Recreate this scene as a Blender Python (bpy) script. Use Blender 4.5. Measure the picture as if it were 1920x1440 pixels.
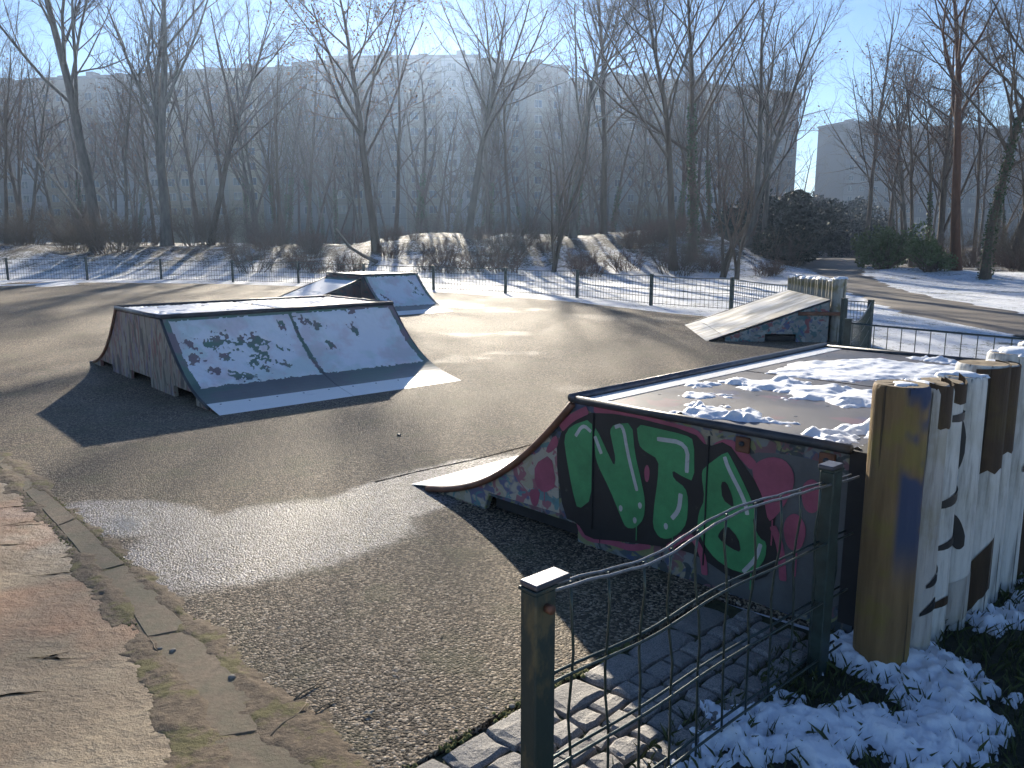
import bpy, bmesh, math, random
import numpy as np
from mathutils import Vector, Matrix
R = math.radians
for _o in list(bpy.data.objects): bpy.data.objects.remove(_o)
sc = bpy.context.scene
COL = sc.collection
random.seed(4)

# ------------------------------------------------------------------ camera
cam_d = bpy.data.cameras.new('camera'); cam = bpy.data.objects.new('camera', cam_d); COL.objects.link(cam)
cam.location = (0, 0, 1.65); cam.rotation_euler = (R(90 - 10.204), 0, 0)
cam_d.sensor_width = 36; cam_d.lens = 36 * 1500 / 1920; cam_d.clip_start = .05; cam_d.clip_end = 2000
sc.camera = cam
# ------------------------------------------------------------------ sky, sun, exposure
SUN_EL, SUN_AZ = 20.5, -7.0          # azimuth measured from +Y towards +X
w = bpy.data.worlds.new('World'); sc.world = w; w.use_nodes = True
nt = w.node_tree; bg = nt.nodes['Background']; sky = nt.nodes.new('ShaderNodeTexSky')
sky.sky_type = 'NISHITA'; sky.sun_disc = False
sky.sun_elevation = R(SUN_EL); sky.sun_rotation = R(SUN_AZ)
sky.air_density = 1.0; sky.dust_density = 0.0; sky.ozone_density = 4.0
hs = nt.nodes.new('ShaderNodeHueSaturation'); hs.inputs['Saturation'].default_value = 1.02; hs.inputs['Hue'].default_value = .506      # the cool white balance of the photograph
nt.links.new(sky.outputs[0], hs.inputs['Color']); nt.links.new(hs.outputs[0], bg.inputs[0]); bg.inputs[1].default_value = 0.058
sd = bpy.data.lights.new('sun', 'SUN'); sun = bpy.data.objects.new('sun', sd); COL.objects.link(sun)
sd.energy = 4.8; sd.angle = R(.8); sd.color = (1, .90, .74)
_d = Vector((math.sin(R(SUN_AZ)) * math.cos(R(SUN_EL)), math.cos(R(SUN_AZ)) * math.cos(R(SUN_EL)), math.sin(R(SUN_EL))))
sun.rotation_euler = _d.to_track_quat('Z', 'Y').to_euler(); sun.location = (-20, 100, 60)
vs = sc.view_settings; vs.view_transform = 'Standard'; vs.look = 'None'; vs.exposure = 1.28; vs.gamma = 1; vs.use_curve_mapping = False
sc.cycles.use_denoising = True
sc.cycles.use_light_tree = False; sc.cycles.caustics_reflective = False; sc.cycles.caustics_refractive = False; sc.cycles.max_bounces = 4; sc.cycles.diffuse_bounces = 2; sc.cycles.glossy_bounces = 2; sc.cycles.use_adaptive_sampling = True; sc.cycles.adaptive_threshold = .02; sc.cycles.volume_bounces = 0; sc.cycles.sample_clamp_indirect = 6
HAZE_DENSITY = 0.00065

# ------------------------------------------------------------------ helpers: materials
class NT:
    def __init__(s, name):
        s.m = bpy.data.materials.new(name); s.m.use_nodes = True; s.t = s.m.node_tree
        s.b = s.t.nodes['Principled BSDF']; s._c = None
    def n(s, typ, **kw):
        x = s.t.nodes.new('ShaderNode' + typ)
        for k, v in kw.items(): setattr(x, k, v)
        return x
    def L(s, a, b): s.t.links.new(a, b)
    def put(s, sock, v):
        if hasattr(v, 'is_output'): s.L(v, sock)
        elif isinstance(v, (tuple, list)) and len(v) == 3 and sock.type == 'RGBA': sock.default_value = (*v, 1)
        else: sock.default_value = v
    def co(s):
        if s._c is None: s._c = s.n('TexCoord').outputs['Object']
        return s._c
    def mapped(s, scale=(1, 1, 1), loc=(0, 0, 0), rot=(0, 0, 0)):
        x = s.n('Mapping'); s.L(s.co(), x.inputs[0])
        x.inputs['Scale'].default_value = scale; x.inputs['Location'].default_value = loc; x.inputs['Rotation'].default_value = rot
        return x.outputs[0]
    def noise(s, scale, detail=3, rough=.55, vec=None, dist=0):
        x = s.n('TexNoise'); s.L(vec or s.co(), x.inputs['Vector'])
        x.inputs['Scale'].default_value = scale; x.inputs['Detail'].default_value = detail
        x.inputs['Roughness'].default_value = rough; x.inputs['Distortion'].default_value = dist
        return x.outputs[0]
    def vor(s, scale, feat='F1', vec=None, out=0, rnd=1):
        x = s.n('TexVoronoi', feature=feat); s.L(vec or s.co(), x.inputs['Vector']); x.inputs['Scale'].default_value = scale
        x.inputs['Randomness'].default_value = rnd
        return x.outputs[out]
    def ramp(s, v, *stops):
        x = s.n('ValToRGB'); s.L(v, x.inputs[0]); e = x.color_ramp.elements
        while len(e) < len(stops): e.new(.5)
        for i, (p, c) in enumerate(stops):
            e[i].position = p; e[i].color = (*c, 1) if isinstance(c, (tuple, list)) else (c, c, c, 1)
        return x.outputs[0]
    def step(s, v, lo, hi):
        x = s.n('MapRange', interpolation_type='SMOOTHSTEP'); s.L(v, x.inputs[0])
        x.inputs[1].default_value = lo; x.inputs[2].default_value = hi
        return x.outputs[0]
    def math(s, op, a, b=0.):
        x = s.n('Math', operation=op); s.put(x.inputs[0], a); s.put(x.inputs[1], b); return x.outputs[0]
    def mix(s, f, a, b):
        x = s.n('Mix', data_type='RGBA'); s.put(x.inputs[0], f); s.put(x.inputs[6], a); s.put(x.inputs[7], b); return x.outputs[2]
    def fmix(s, f, a, b):
        x = s.n('Mix', data_type='FLOAT'); s.put(x.inputs[0], f); s.put(x.inputs[2], a); s.put(x.inputs[3], b); return x.outputs[0]
    def xyz(s, v=None):
        x = s.n('SeparateXYZ'); s.L(v or s.co(), x.inputs[0]); return x.outputs
    def rnd(s): return s.n('ObjectInfo').outputs['Random']
    def bump(s, h, strength=.5, dist=.01, prev=None):
        x = s.n('Bump'); s.L(h, x.inputs['Height']); s.put(x.inputs['Strength'], strength); x.inputs['Distance'].default_value = dist
        if prev: s.L(prev, x.inputs['Normal'])
        return x.outputs[0]
    def out(s, col=None, rough=None, normal=None, **kw):
        if col is not None: s.put(s.b.inputs['Base Color'], col)
        if rough is not None: s.put(s.b.inputs['Roughness'], rough)
        if normal is not None: s.L(normal, s.b.inputs['Normal'])
        for k, v in kw.items(): s.put(s.b.inputs[k.replace('_', ' ')], v)
        return s.m

def simple(name, c, rough=.6, var=.25, scale=12, bump=.3, bd=.004, metal=0, stretch=(1, 1, 1), spec=.5):
    t = NT(name); v = t.mapped(stretch); f = t.noise(scale, 5, .6, v)
    a = tuple(x * (1 - var) for x in c); b = tuple(min(1, x * (1 + var)) for x in c)
    return t.out(t.ramp(f, (.3, a), (.7, b)), rough, t.bump(f, bump, bd), Metallic=metal, Specular_IOR_Level=spec)

def mat_asphalt():
    t = NT('asphalt'); c = t.co()
    cell = t.vor(95, vec=c, out=1); dist = t.vor(95, vec=c, out=0); cs = t.xyz(cell)[0]
    stone = t.ramp(cs, (0, (.016, .013, .011)), (.42, (.080, .060, .042)), (.63, (.195, .148, .102)), (.86, (.36, .28, .195)), (1, (.52, .43, .33)))
    big = t.noise(.45, 5, .6); mid = t.noise(2.3, 5, .6)
    col = t.mix(t.step(big, .42, .62), stone, t.mix(.35, stone, (.15, .125, .085)))
    col = t.mix(t.math('MULTIPLY', t.step(mid, .50, .68), .40), col, (.11, .11, .055))
    fine = t.noise(260, 2, .5)
    # damp areas left by melted snow, their glare painted in below: three overlapping ovals with ragged rims
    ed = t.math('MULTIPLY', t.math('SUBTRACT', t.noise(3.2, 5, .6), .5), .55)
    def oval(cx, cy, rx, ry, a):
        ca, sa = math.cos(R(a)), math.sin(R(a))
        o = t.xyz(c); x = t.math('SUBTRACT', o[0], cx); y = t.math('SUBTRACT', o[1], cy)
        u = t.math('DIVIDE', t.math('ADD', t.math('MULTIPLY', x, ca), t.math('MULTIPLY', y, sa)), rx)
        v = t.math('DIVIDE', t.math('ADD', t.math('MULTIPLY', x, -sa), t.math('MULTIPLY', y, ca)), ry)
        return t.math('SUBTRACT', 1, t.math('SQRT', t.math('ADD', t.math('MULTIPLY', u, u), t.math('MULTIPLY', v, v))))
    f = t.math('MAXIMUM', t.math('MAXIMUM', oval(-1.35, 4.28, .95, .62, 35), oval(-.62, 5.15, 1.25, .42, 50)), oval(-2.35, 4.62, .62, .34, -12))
    wet_glare = t.step(t.math('ADD', f, t.math('MULTIPLY', ed, .75)), -.04, .20)
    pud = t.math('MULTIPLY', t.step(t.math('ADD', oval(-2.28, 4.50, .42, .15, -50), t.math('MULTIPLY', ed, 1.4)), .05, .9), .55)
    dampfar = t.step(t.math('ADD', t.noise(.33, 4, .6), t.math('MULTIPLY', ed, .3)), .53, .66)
    col = t.mix(t.math('MULTIPLY', wet_glare, t.math('MULTIPLY', t.step(cs, .25, .75), .75)), col, (.33, .31, .33))      # glare off the damp patch, painted as pale grey on the stone tops
    rough = t.fmix(dampfar, .75, .60)
    rough = t.fmix(wet_glare, rough, .58); rough = t.fmix(pud, rough, .22)
    n = t.bump(t.math('SUBTRACT', t.math('MULTIPLY', cs, .5), dist), t.fmix(pud, .8, .08), .007); n = t.bump(fine, .25, .002, n)
    return t.out(col, rough, n, Specular_IOR_Level=t.fmix(wet_glare, .19, .36))

def mat_footpath():
    t = NT('footpath'); a = t.noise(1.4, 6, .65); b = t.noise(.8, 4, .6, t.mapped((1, 1, 1), (3, 7, 0)))
    fine = t.noise(170, 3, .6); grain = t.vor(130)
    col = t.ramp(a, (.3, (.17, .12, .072)), (.5, (.30, .22, .135)), (.72, (.43, .335, .21)))
    col = t.mix(t.math('MULTIPLY', t.step(b, .46, .62), .65), col, (.40, .20, .105))
    col = t.mix(t.math('MULTIPLY', t.step(t.noise(2.2, 5, .6), .55, .75), .45), col, (.27, .25, .13))
    damp = t.step(t.noise(.7, 4, .6, t.mapped((1, 1, 1), (11, 2, 0))), .5, .62)
    n = t.bump(grain, .35, .003); n = t.bump(fine, .4, .003, n); n = t.bump(t.noise(14, 6, .7), .7, .03, n); n = t.bump(a, .3, .03, n)
    return t.out(col, t.fmix(damp, .72, .48), n, Specular_IOR_Level=.4)

def mat_snow(name='snow', c=(.80, .83, .88)):
    t = NT(name); a = t.noise(22, 5, .6); b = t.noise(160, 2, .5)
    n = t.bump(a, .35, .02); n = t.bump(b, .35, .003, n)
    return t.out(t.mix(t.math('MULTIPLY', b, .12), c, (.70, .74, .80)), .55, n, Specular_IOR_Level=.35)

def mat_ground():
    t = NT('ground_snow_and_litter'); o = t.xyz(t.co())
    a = t.noise(.9, 6, .68); b = t.noise(7, 5, .7); c = t.noise(26, 4, .75)
    s = t.math('ADD', t.math('MULTIPLY', a, .34), t.math('ADD', t.math('MULTIPLY', b, .32), t.math('MULTIPLY', c, .34)))
    wood = t.step(o[1], 36, 44)                       # under the trees less snow has reached the ground
    thr = t.fmix(wood, .435, .525)
    f = t.step(t.math('SUBTRACT', s, thr), -.02, .05)
    lit = t.ramp(b, (.3, (.035, .035, .02)), (.6, (.085, .06, .035)), (.8, (.13, .085, .05)))
    lit = t.mix(t.math('SUBTRACT', 1, wood), lit, (.06, .07, .03))
    n = t.bump(s, .6, .10); n = t.bump(c, .4, .02, n)
    return t.out(t.mix(f, lit, (.78, .81, .86)), .7, n, Specular_IOR_Level=.25)

def mat_ply(name, dark, pale, scale=2.5):
    t = NT(name); a = t.noise(scale, 6, .65); b = t.noise(3.2, 5, .65, t.mapped((5, 5, .45)))
    col = t.ramp(a, (.3, dark), (.62, pale)); col = t.mix(t.math('MULTIPLY', t.step(b, .47, .60), .75), col, tuple(x * .32 for x in dark))
    col = t.mix(t.math('MULTIPLY', t.step(t.noise(2.2, 4, .6, t.mapped((3, 3, .5), (3, 8, 1))), .56, .64), .6), col, (.11, .075, .13))
    return t.out(col, .65, t.bump(b, .2, .003))

def mat_tagged(name, base, cols, scale=3.2, pos=(0, 0, 0), zs=1.2):
    """board sprayed over many times: overlapping blots of old paint"""
    t = NT(name); col = base; a = t.noise(11, 5, .6)
    for i, c in enumerate(cols):
        f = t.step(t.noise(scale * (1 + .25 * i), 2, .5, t.mapped((1, 1, zs), (pos[0] + 7 * i, 3 * i, 5 * i), (0, 0, 0)), 1.2), .56, .60)
        col = t.mix(t.math('MULTIPLY', f, .9), col, c)
    col = t.mix(t.math('MULTIPLY', t.step(a, .56, .7), .4), col, (.10, .10, .10))
    return t.out(col, .6, t.bump(a, .15, .003))

def mat_deck():
    t = NT('phenolic_deck'); a = t.noise(2.0, 5, .6); b = t.noise(220, 2); s = t.noise(3.5, 3, .6, t.mapped((1, 1, 1), (5, 1, 0)))
    col = t.ramp(a, (.3, (.045, .043, .05)), (.7, (.10, .095, .10)))
    col = t.mix(t.math('MULTIPLY', t.step(s, .60, .66), .6), col, (.16, .07, .09))
    col = t.mix(t.math('MULTIPLY', t.step(t.noise(2.6, 3, .6, t.mapped((1, 1, 1), (9, 4, 0))), .60, .67), .5), col, (.05, .05, .13))
    return t.out(col, t.ramp(a, (.3, .38), (.7, .6)), t.bump(b, .2, .002))

def mat_steel_wet():
    t = NT('dark_ramp_sheet'); a = t.noise(1.6, 4, .6); g = t.noise(1.1, 3, .6, t.mapped((.8, 1.6, 1), (2, 4, 0)))
    col = t.ramp(a, (.35, (.065, .08, .085)), (.65, (.13, .14, .145)))
    col = t.mix(t.math('MULTIPLY', t.step(g, .52, .60), .8), col, (.07, .17, .12))
    col = t.mix(t.math('MULTIPLY', t.step(t.noise(2.1, 3, .6, t.mapped((1, 1, 1), (8, 1, 3))), .6, .68), .6), col, (.13, .06, .08))
    z = t.math('ADD', t.xyz(t.co())[2], t.math('MULTIPLY', t.math('SUBTRACT', t.noise(3, 4), .5), .12)); dry = t.step(z, .15, .24)      # meltwater keeps the foot of the slope wet
    pale = t.mix(t.step(t.noise(2.6, 3, .6, t.mapped((1, 1, 1), (1, 6, 2))), .45, .58), t.mix(.55, col, (.17, .30, .22)), t.mix(.55, col, (.34, .24, .26)))
    col = t.mix(dry, t.mix(.45, col, (.03, .04, .045)), pale)
    return t.out(col, t.fmix(dry, .32, .55), t.bump(t.noise(60, 3), .1, .002))

def mat_bark(name, c1, c2):
    t = NT(name); a = t.noise(6, 5, .65, t.mapped((1, 1, .22))); r = t.rnd()
    col = t.ramp(a, (.3, c1), (.7, c2)); col = t.mix(t.math('MULTIPLY', r, .35), col, tuple(x * .5 for x in c1))
    return t.out(col, .85, t.bump(a, .6, .03), Specular_IOR_Level=.2)

def mat_leaf(name, c1, c2, spec=.3):
    t = NT(name); a = t.noise(3.5, 2); r = t.noise(23, 1)
    col = t.mix(r, t.ramp(a, (.35, c1), (.65, c2)), c2)
    return t.out(col, .6, Specular_IOR_Level=spec)

def mat_log(name, base, pale, moss=0., white=0., blue=0.):
    t = NT(name); o = t.xyz(t.co()); g = t.noise(7, 6, .65, t.mapped((3, 3, .25))); m = t.noise(4, 4, .6); r = t.rnd()
    col = t.ramp(g, (.3, base), (.7, pale))
    if white:
        wv = t.ramp(t.noise(9, 6, .7, t.mapped((3, 3, .3), (2, 2, 2))), (.3, (.28, .28, .27)), (.5, (.60, .60, .58)), (.75, (.72, .72, .69)))
        col = t.mix(t.math('MULTIPLY', t.step(t.noise(2.2, 5, .65, t.mapped((2, 2, .6), (4, 1, 0))), .30, .46), white), col, wv)
    if moss: col = t.mix(t.math('MULTIPLY', t.step(m, .46, .62), moss), col, (.19, .165, .03))
    if blue:
        sd_ = t.math('ADD', t.math('MULTIPLY', o[0], .39), t.math('MULTIPLY', o[1], -.92))
        f = t.math('MULTIPLY', t.math('MULTIPLY', t.step(t.noise(3.1, 3, .6, t.mapped((1, 1, .8), (1.3, .2, .6))), .42, .50), t.step(o[2], .30, .55)), t.step(sd_, .0, .03))
        col = t.mix(t.math('MULTIPLY', f, blue), col, (.025, .05, .12))
    crack = t.step(t.noise(5, 3, .5, t.mapped((6, 6, .16), (6, 0, 0))), .62, .68)
    col = t.mix(t.math('MULTIPLY', crack, .7), col, (.03, .025, .02))
    n = t.bump(g, .7, .014); n = t.bump(t.math('SUBTRACT', 1, crack), .8, .012, n); n = t.bump(t.noise(40, 4, .7), .3, .004, n)
    return t.out(col, .75, n, Specular_IOR_Level=.3)

M = {}
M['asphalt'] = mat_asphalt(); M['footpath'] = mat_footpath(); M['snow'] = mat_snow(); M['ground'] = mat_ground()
M['frost'] = (lambda t: t.out(t.mix(t.math('MULTIPLY', t.step(t.noise(2.4, 4, .6), .46, .62), .38), t.mix(t.math('MULTIPLY', t.step(t.noise(1.7, 4, .6, t.mapped((1, 1, 1), (4, 9, 2))), .48, .60), .32), (.78, .81, .86), (.34, .56, .46)), (.60, .42, .46)), .6, t.bump(t.noise(150, 3), .3, .003)))(NT('thin_frost_over_paint'))
M['park_path'] = simple('park_path', (.15, .125, .10), .7, .35, 1.6, .5, .02)
M['kerb'] = (lambda t: t.out(t.mix(t.math('MULTIPLY', t.step(t.noise(3.4, 6, .7, t.mapped((1, 1, 1), (4, 2, 0))), .40, .60), .85), t.ramp(t.noise(8, 6, .7), (.3, (.13, .115, .07)), (.7, (.22, .175, .11))), t.ramp(t.noise(30, 4, .7), (.3, (.14, .10, .065)), (.7, (.27, .20, .13)))), .85, t.bump(t.noise(60, 5, .7), .6, .006)))(NT('kerb_concrete'))
M['soil'] = simple('dark_turf', (.03, .032, .016), .9, .5, 14, .8, .03)
M['granite'] = (lambda t: t.out(t.mix(t.step(t.vor(260, out=1), .2, .9), t.mix(t.rnd(), (.22, .20, .18), (.34, .31, .28)), (.14, .135, .13)), .65, t.bump(t.noise(38, 6, .7), .7, .012)))(NT('granite_sett'))
M['dirt'] = (lambda t: t.out(t.mix(t.step(t.noise(6, 5, .7), .50, .62), t.ramp(t.noise(25, 5, .7), (.3, (.11, .078, .05)), (.7, (.26, .19, .12))), (.17, .145, .055)), .9, t.bump(t.noise(45, 5, .7), .8, .012)))(NT('trodden_dirt'))
M['joint'] = simple('mossy_joint', (.045, .048, .02), .9, .5, 30, .8, .01)
M['moss'] = simple('moss', (.13, .13, .035), .9, .5, 60, .6, .01)
M['ply'] = mat_ply('weathered_plywood', (.15, .13, .115), (.33, .30, .27))
M['tag_qp'] = mat_tagged('sprayed_board', (.17, .19, .20), [(.05, .075, .10), (.30, .27, .20), (.06, .08, .16), (.17, .08, .10), (.20, .22, .10), (.03, .045, .055)], 4.2)
M["tag_pale"] = mat_tagged("sprayed_pale_board", (.40, .37, .31), [(.09, .10, .22), (.36, .33, .24), (.30, .10, .14), (.10, .24, .26)], 5.0, (3, 0, 0))
M['tag_bank'] = mat_tagged('sprayed_bank_board', (.24, .25, .24), [(.05, .17, .20), (.07, .10, .22), (.25, .06, .07), (.33, .34, .33), (.05, .13, .15)], 3.4, (1, 5, 2))
M['tag_ramp'] = mat_tagged('streaked_tagged_board', (.27, .24, .205), [(.10, .09, .085), (.20, .16, .24), (.33, .30, .26), (.07, .065, .07), (.22, .10, .10)], 5.0, (2, 1, 0), .3)
M['tag_far'] = mat_tagged('sprayed_far_board', (.13, .09, .09), [(.06, .09, .09), (.16, .08, .07), (.05, .06, .08)], 3.0, (5, 5, 2))
M['deck'] = mat_deck(); M['sheet'] = mat_steel_wet()
M['plate'] = (lambda t: t.out(t.mix(t.math('MULTIPLY', t.step(t.noise(2.2, 5, .65, t.mapped((1, 3, 1))), .56, .70), .5), (.84, .83, .80), (.42, .40, .42)), .36, t.bump(t.noise(40, 4), .08, .003), Specular_IOR_Level=.6))(NT('worn_pale_plate'))
M['bank_sheet'] = (lambda t: t.out(t.mix(t.step(t.noise(2.0, 5, .6, t.mapped((.6, 2.5, 1))), .42, .6), (.30, .28, .24), (.55, .55, .55)), t.ramp(t.noise(1.6, 4), (.35, .28), (.65, .42)), t.bump(t.noise(80, 3), .1, .002), Metallic=.6))(NT('damp_bank_sheet'))
M['coping'] = simple('coping_steel', (.10, .105, .125), .42, .4, 14, .2, .002, .6)
M['rust'] = simple('rusty_edge', (.17, .075, .045), .6, .4, 9, .3, .003, .2)
M['trim'] = simple('dark_edge_trim', (.05, .055, .065), .5, .4, 9, .2, .003, .3)
M['crack'] = simple('crack_shade', (.012, .010, .008), 1.0, .3, 40, .2, .002, spec=0)
M['dark'] = simple('dark_inside', (.02, .02, .022), .8)
M['post'] = simple('green_post_paint', (.025, .045, .042), .4, .5, 16, .25, .003)
M['post_worn'] = (lambda t: t.out(t.mix(t.step(t.noise(3.2, 5, .7, t.mapped((2, 2, 1))), .48, .6), (.022, .036, .033), (.10, .085, .045)), .55, t.bump(t.noise(40, 5), .4, .004)))(NT('worn_post_paint'))
M['wire'] = simple('fence_wire', (.05, .07, .065), .32, .3, 30, .1, .001, .5)
M['wire_zinc'] = simple('bare_zinc_wire', (.20, .21, .22), .35, .3, 60, .1, .001, .7)
M['log_ochre'] = mat_log('ochre_log', (.12, .075, .035), (.25, .165, .08), .45, 0, .9)
M['log_white'] = mat_log('whitewashed_log', (.13, .10, .075), (.22, .18, .14), .15, .95)
M['log_brown'] = mat_log('brown_log', (.035, .022, .014), (.07, .045, .028), .1)
M['log_mix'] = mat_log('half_bare_log', (.12, .08, .055), (.22, .16, .12), .25, .6)
M['log_far'] = mat_log('mossy_pale_log', (.16, .13, .075), (.30, .26, .18), .7, .5)
M['endgrain'] = (lambda t: t.out(t.ramp(t.noise(18, 5, .7), (.3, (.09, .065, .04)), (.7, (.26, .20, .12))), .8, t.bump(t.noise(50, 4), .5, .006)))(NT('end_grain'))
for k, c in dict(green=(.05, .26, .105), black=(.012, .014, .018), pink=(.30, .07, .125), white=(.45, .47, .48), slate=(.085, .095, .105)).items():
    t = NT('spray_' + k); f_ = t.noise(5, 6, .7); sp = t.noise(90, 3, .7); wr = t.step(t.noise(13, 6, .75, t.mapped((1, 1, .6), (2, 7, 1))), .62, .70)
    M['spray_' + k] = t.out(t.mix(t.math('MULTIPLY', wr, .55), t.mix(t.math('MULTIPLY', t.step(sp, .58, .75), .3), t.ramp(f_, (.3, tuple(x * .72 for x in c)), (.7, tuple(min(1, x * 1.3) for x in c))), tuple(min(1, x * 1.6 + .02) for x in c)), (.13, .13, .125)), .5, t.bump(t.noise(30, 5), .12, .002))      # uneven coat, worn through in places
M['bark_grey'] = mat_bark('grey_bark', (.08, .075, .066), (.20, .185, .16))
M['bark_brown'] = mat_bark('brown_bark', (.07, .055, .042), (.16, .125, .09))
M['bark_red'] = mat_bark('reddish_bark', (.09, .045, .028), (.17, .09, .055))
M['bark_pale'] = mat_bark('pale_bark', (.15, .145, .13), (.30, .29, .26))
M['twig'] = mat_bark('twig', (.09, .072, .06), (.17, .135, .105))
M['twig_red'] = mat_bark('red_twig', (.11, .07, .055), (.19, .125, .095))
M['brush'] = mat_bark('brush_stem', (.09, .072, .055), (.20, .16, .115))
M['leaf_brown'] = mat_leaf('withered_leaf', (.16, .075, .035), (.24, .12, .06))
M['leaf_green'] = mat_leaf('evergreen_leaf', (.05, .08, .028), (.10, .145, .05))
M['leaf_dark'] = mat_leaf('yew_leaf', (.010, .016, .012), (.024, .034, .022), .08)
M['ivy'] = mat_leaf('ivy_leaf', (.02, .045, .018), (.05, .085, .03))
M['grass'] = mat_leaf('winter_grass', (.03, .045, .015), (.075, .09, .03))
for k, c in dict(facade_yellow=(.24, .195, .125), facade_white=(.25, .255, .26), facade_grey=(.145, .14, .135), facade_tan=(.175, .145, .11)).items():
    t = NT(k); v = t.noise(.12, 4, .6); j = t.n('TexBrick'); t.L(t.mapped((1, 1, 1), rot=(R(90), 0, 0)), j.inputs['Vector'])
    j.offset = 0; j.inputs['Scale'].default_value = 1; j.inputs['Brick Width'].default_value = 3.6; j.inputs['Row Height'].default_value = 2.8; j.inputs['Mortar Size'].default_value = .05
    j.inputs[1].default_value = (*c, 1); j.inputs[2].default_value = (*[x * .9 for x in c], 1); j.inputs[3].default_value = (*[x * .6 for x in c], 1)
    M[k] = t.out(t.mix(t.math('MULTIPLY', v, .3), j.outputs[0], tuple(x * .7 for x in c)), .85)
M['roof_edge'] = simple('roof_edge', (.12, .12, .125), .7)
M['win_frame'] = simple('window_frame', (.20, .205, .205), .5)
M['glass'] = (lambda t: t.out(t.mix(t.rnd(), (.02, .03, .04), (.07, .09, .11)), .08, Specular_IOR_Level=.8))(NT('window_glass'))
M['stone_b'] = simple('pebble', (.22, .20, .17), .8, .3, 60)
M['wood_twig'] = simple('dry_twig', (.20, .15, .09), .8, .3, 40)
M['dead_leaf'] = simple('pale_dead_leaf', (.34, .29, .22), .8, .3, 60)

# ------------------------------------------------------------------ helpers: objects
def new(name, me, parent=None, mats=None):
    o = bpy.data.objects.new(name, me); COL.objects.link(o)
    if parent is not None: o.parent = parent
    if mats and me is not None:
        for m in (mats if isinstance(mats, (list, tuple)) else [mats]): me.materials.append(m)
    return o
def tag(o, label=None, cat=None, group=None, kind=None):
    if label: o['label'] = label
    if cat: o['category'] = cat
    if group: o['group'] = group
    if kind: o['kind'] = kind
    return o
def empty(name, loc, rz=0, **kw):
    o = new(name, None); o.location = loc; o.rotation_euler = (0, 0, rz); o.empty_display_size = .2
    return tag(o, **kw)
def mesh(name, v, f, mat, parent=None, smooth=False):
    me = bpy.data.meshes.new(name); me.from_pydata([tuple(map(float, p)) for p in v], [], [tuple(map(int, q)) for q in f]); me.update()
    if smooth: me.shade_smooth()
    return new(name, me, parent, mat)
def npmesh(name, V, Q, mat, parent=None, smooth=False, link=True):
    """V (n,3) array, Q (m,k) array of equal-sized faces"""
    V = np.asarray(V, np.float32); Q = np.asarray(Q, np.int32); k = Q.shape[1]
    me = bpy.data.meshes.new(name)
    me.vertices.add(len(V)); me.vertices.foreach_set('co', V.ravel())
    me.loops.add(Q.size); me.loops.foreach_set('vertex_index', Q.ravel())
    me.polygons.add(len(Q)); me.polygons.foreach_set('loop_start', np.arange(0, Q.size, k, dtype=np.int32))
    me.update(calc_edges=True); me.validate()
    if smooth: me.shade_smooth()
    if mat is not None: me.materials.append(mat)
    return new(name, me, parent) if link else me
class MB:
    def __init__(s): s.v, s.f = [], []
    def add(s, v, f):
        n = len(s.v); s.v += [tuple(p) for p in v]; s.f += [tuple(i + n for i in q) for q in f]; return s
    def box(s, x0, x1, y0, y1, z0, z1):
        return s.add([(x0, y0, z0), (x1, y0, z0), (x1, y1, z0), (x0, y1, z0), (x0, y0, z1), (x1, y0, z1), (x1, y1, z1), (x0, y1, z1)],
                     [(0, 3, 2, 1), (4, 5, 6, 7), (0, 1, 5, 4), (1, 2, 6, 5), (2, 3, 7, 6), (3, 0, 4, 7)])
    def prism(s, poly, axis, a, b):
        """extrude a 2-D outline; axis 'y': outline is (x,z), axis 'x': (y,z), axis 'z': (x,y)"""
        P = {'y': lambda p, t: (p[0], t, p[1]), 'x': lambda p, t: (t, p[0], p[1]), 'z': lambda p, t: (p[0], p[1], t)}[axis]
        n = len(poly); v = [P(p, a) for p in poly] + [P(p, b) for p in poly]
        return s.add(v, [tuple(range(n))[::-1], tuple(range(n, 2 * n))] + [(i, (i + 1) % n, n + (i + 1) % n, n + i) for i in range(n)])
    def tube(s, pts, r, sides=6, cap=True):
        pts = [Vector(p) for p in pts]; rs = r if isinstance(r, (list, tuple)) else [r] * len(pts); v = []; f = []
        for i, p in enumerate(pts):
            d = (pts[min(i + 1, len(pts) - 1)] - pts[max(i - 1, 0)]).normalized()
            u = d.cross(Vector((0, 0, 1)) if abs(d.z) < .9 else Vector((1, 0, 0))).normalized(); w_ = d.cross(u)
            for k in range(sides):
                a = 2 * math.pi * k / sides + .4; v.append(tuple(p + rs[i] * (math.cos(a) * u + math.sin(a) * w_)))
        for i in range(len(pts) - 1):
            for k in range(sides): f.append((i * sides + k, i * sides + (k + 1) % sides, (i + 1) * sides + (k + 1) % sides, (i + 1) * sides + k))
        if cap: f += [tuple(range(sides))[::-1], tuple(range((len(pts) - 1) * sides, len(pts) * sides))]
        return s.add(v, f)
    def build(s, name, mat, parent=None, smooth=False, bevel=0):
        o = mesh(name, s.v, s.f, mat, parent, smooth)
        bm = bmesh.new(); bm.from_mesh(o.data)
        if bevel: bmesh.ops.bevel(bm, geom=bm.edges[:], offset=bevel, segments=1, affect='EDGES', clamp_overlap=True)
        bmesh.ops.recalc_face_normals(bm, faces=bm.faces[:]); bm.to_mesh(o.data); bm.free()
        if smooth: o.data.shade_smooth()
        return o

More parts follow.
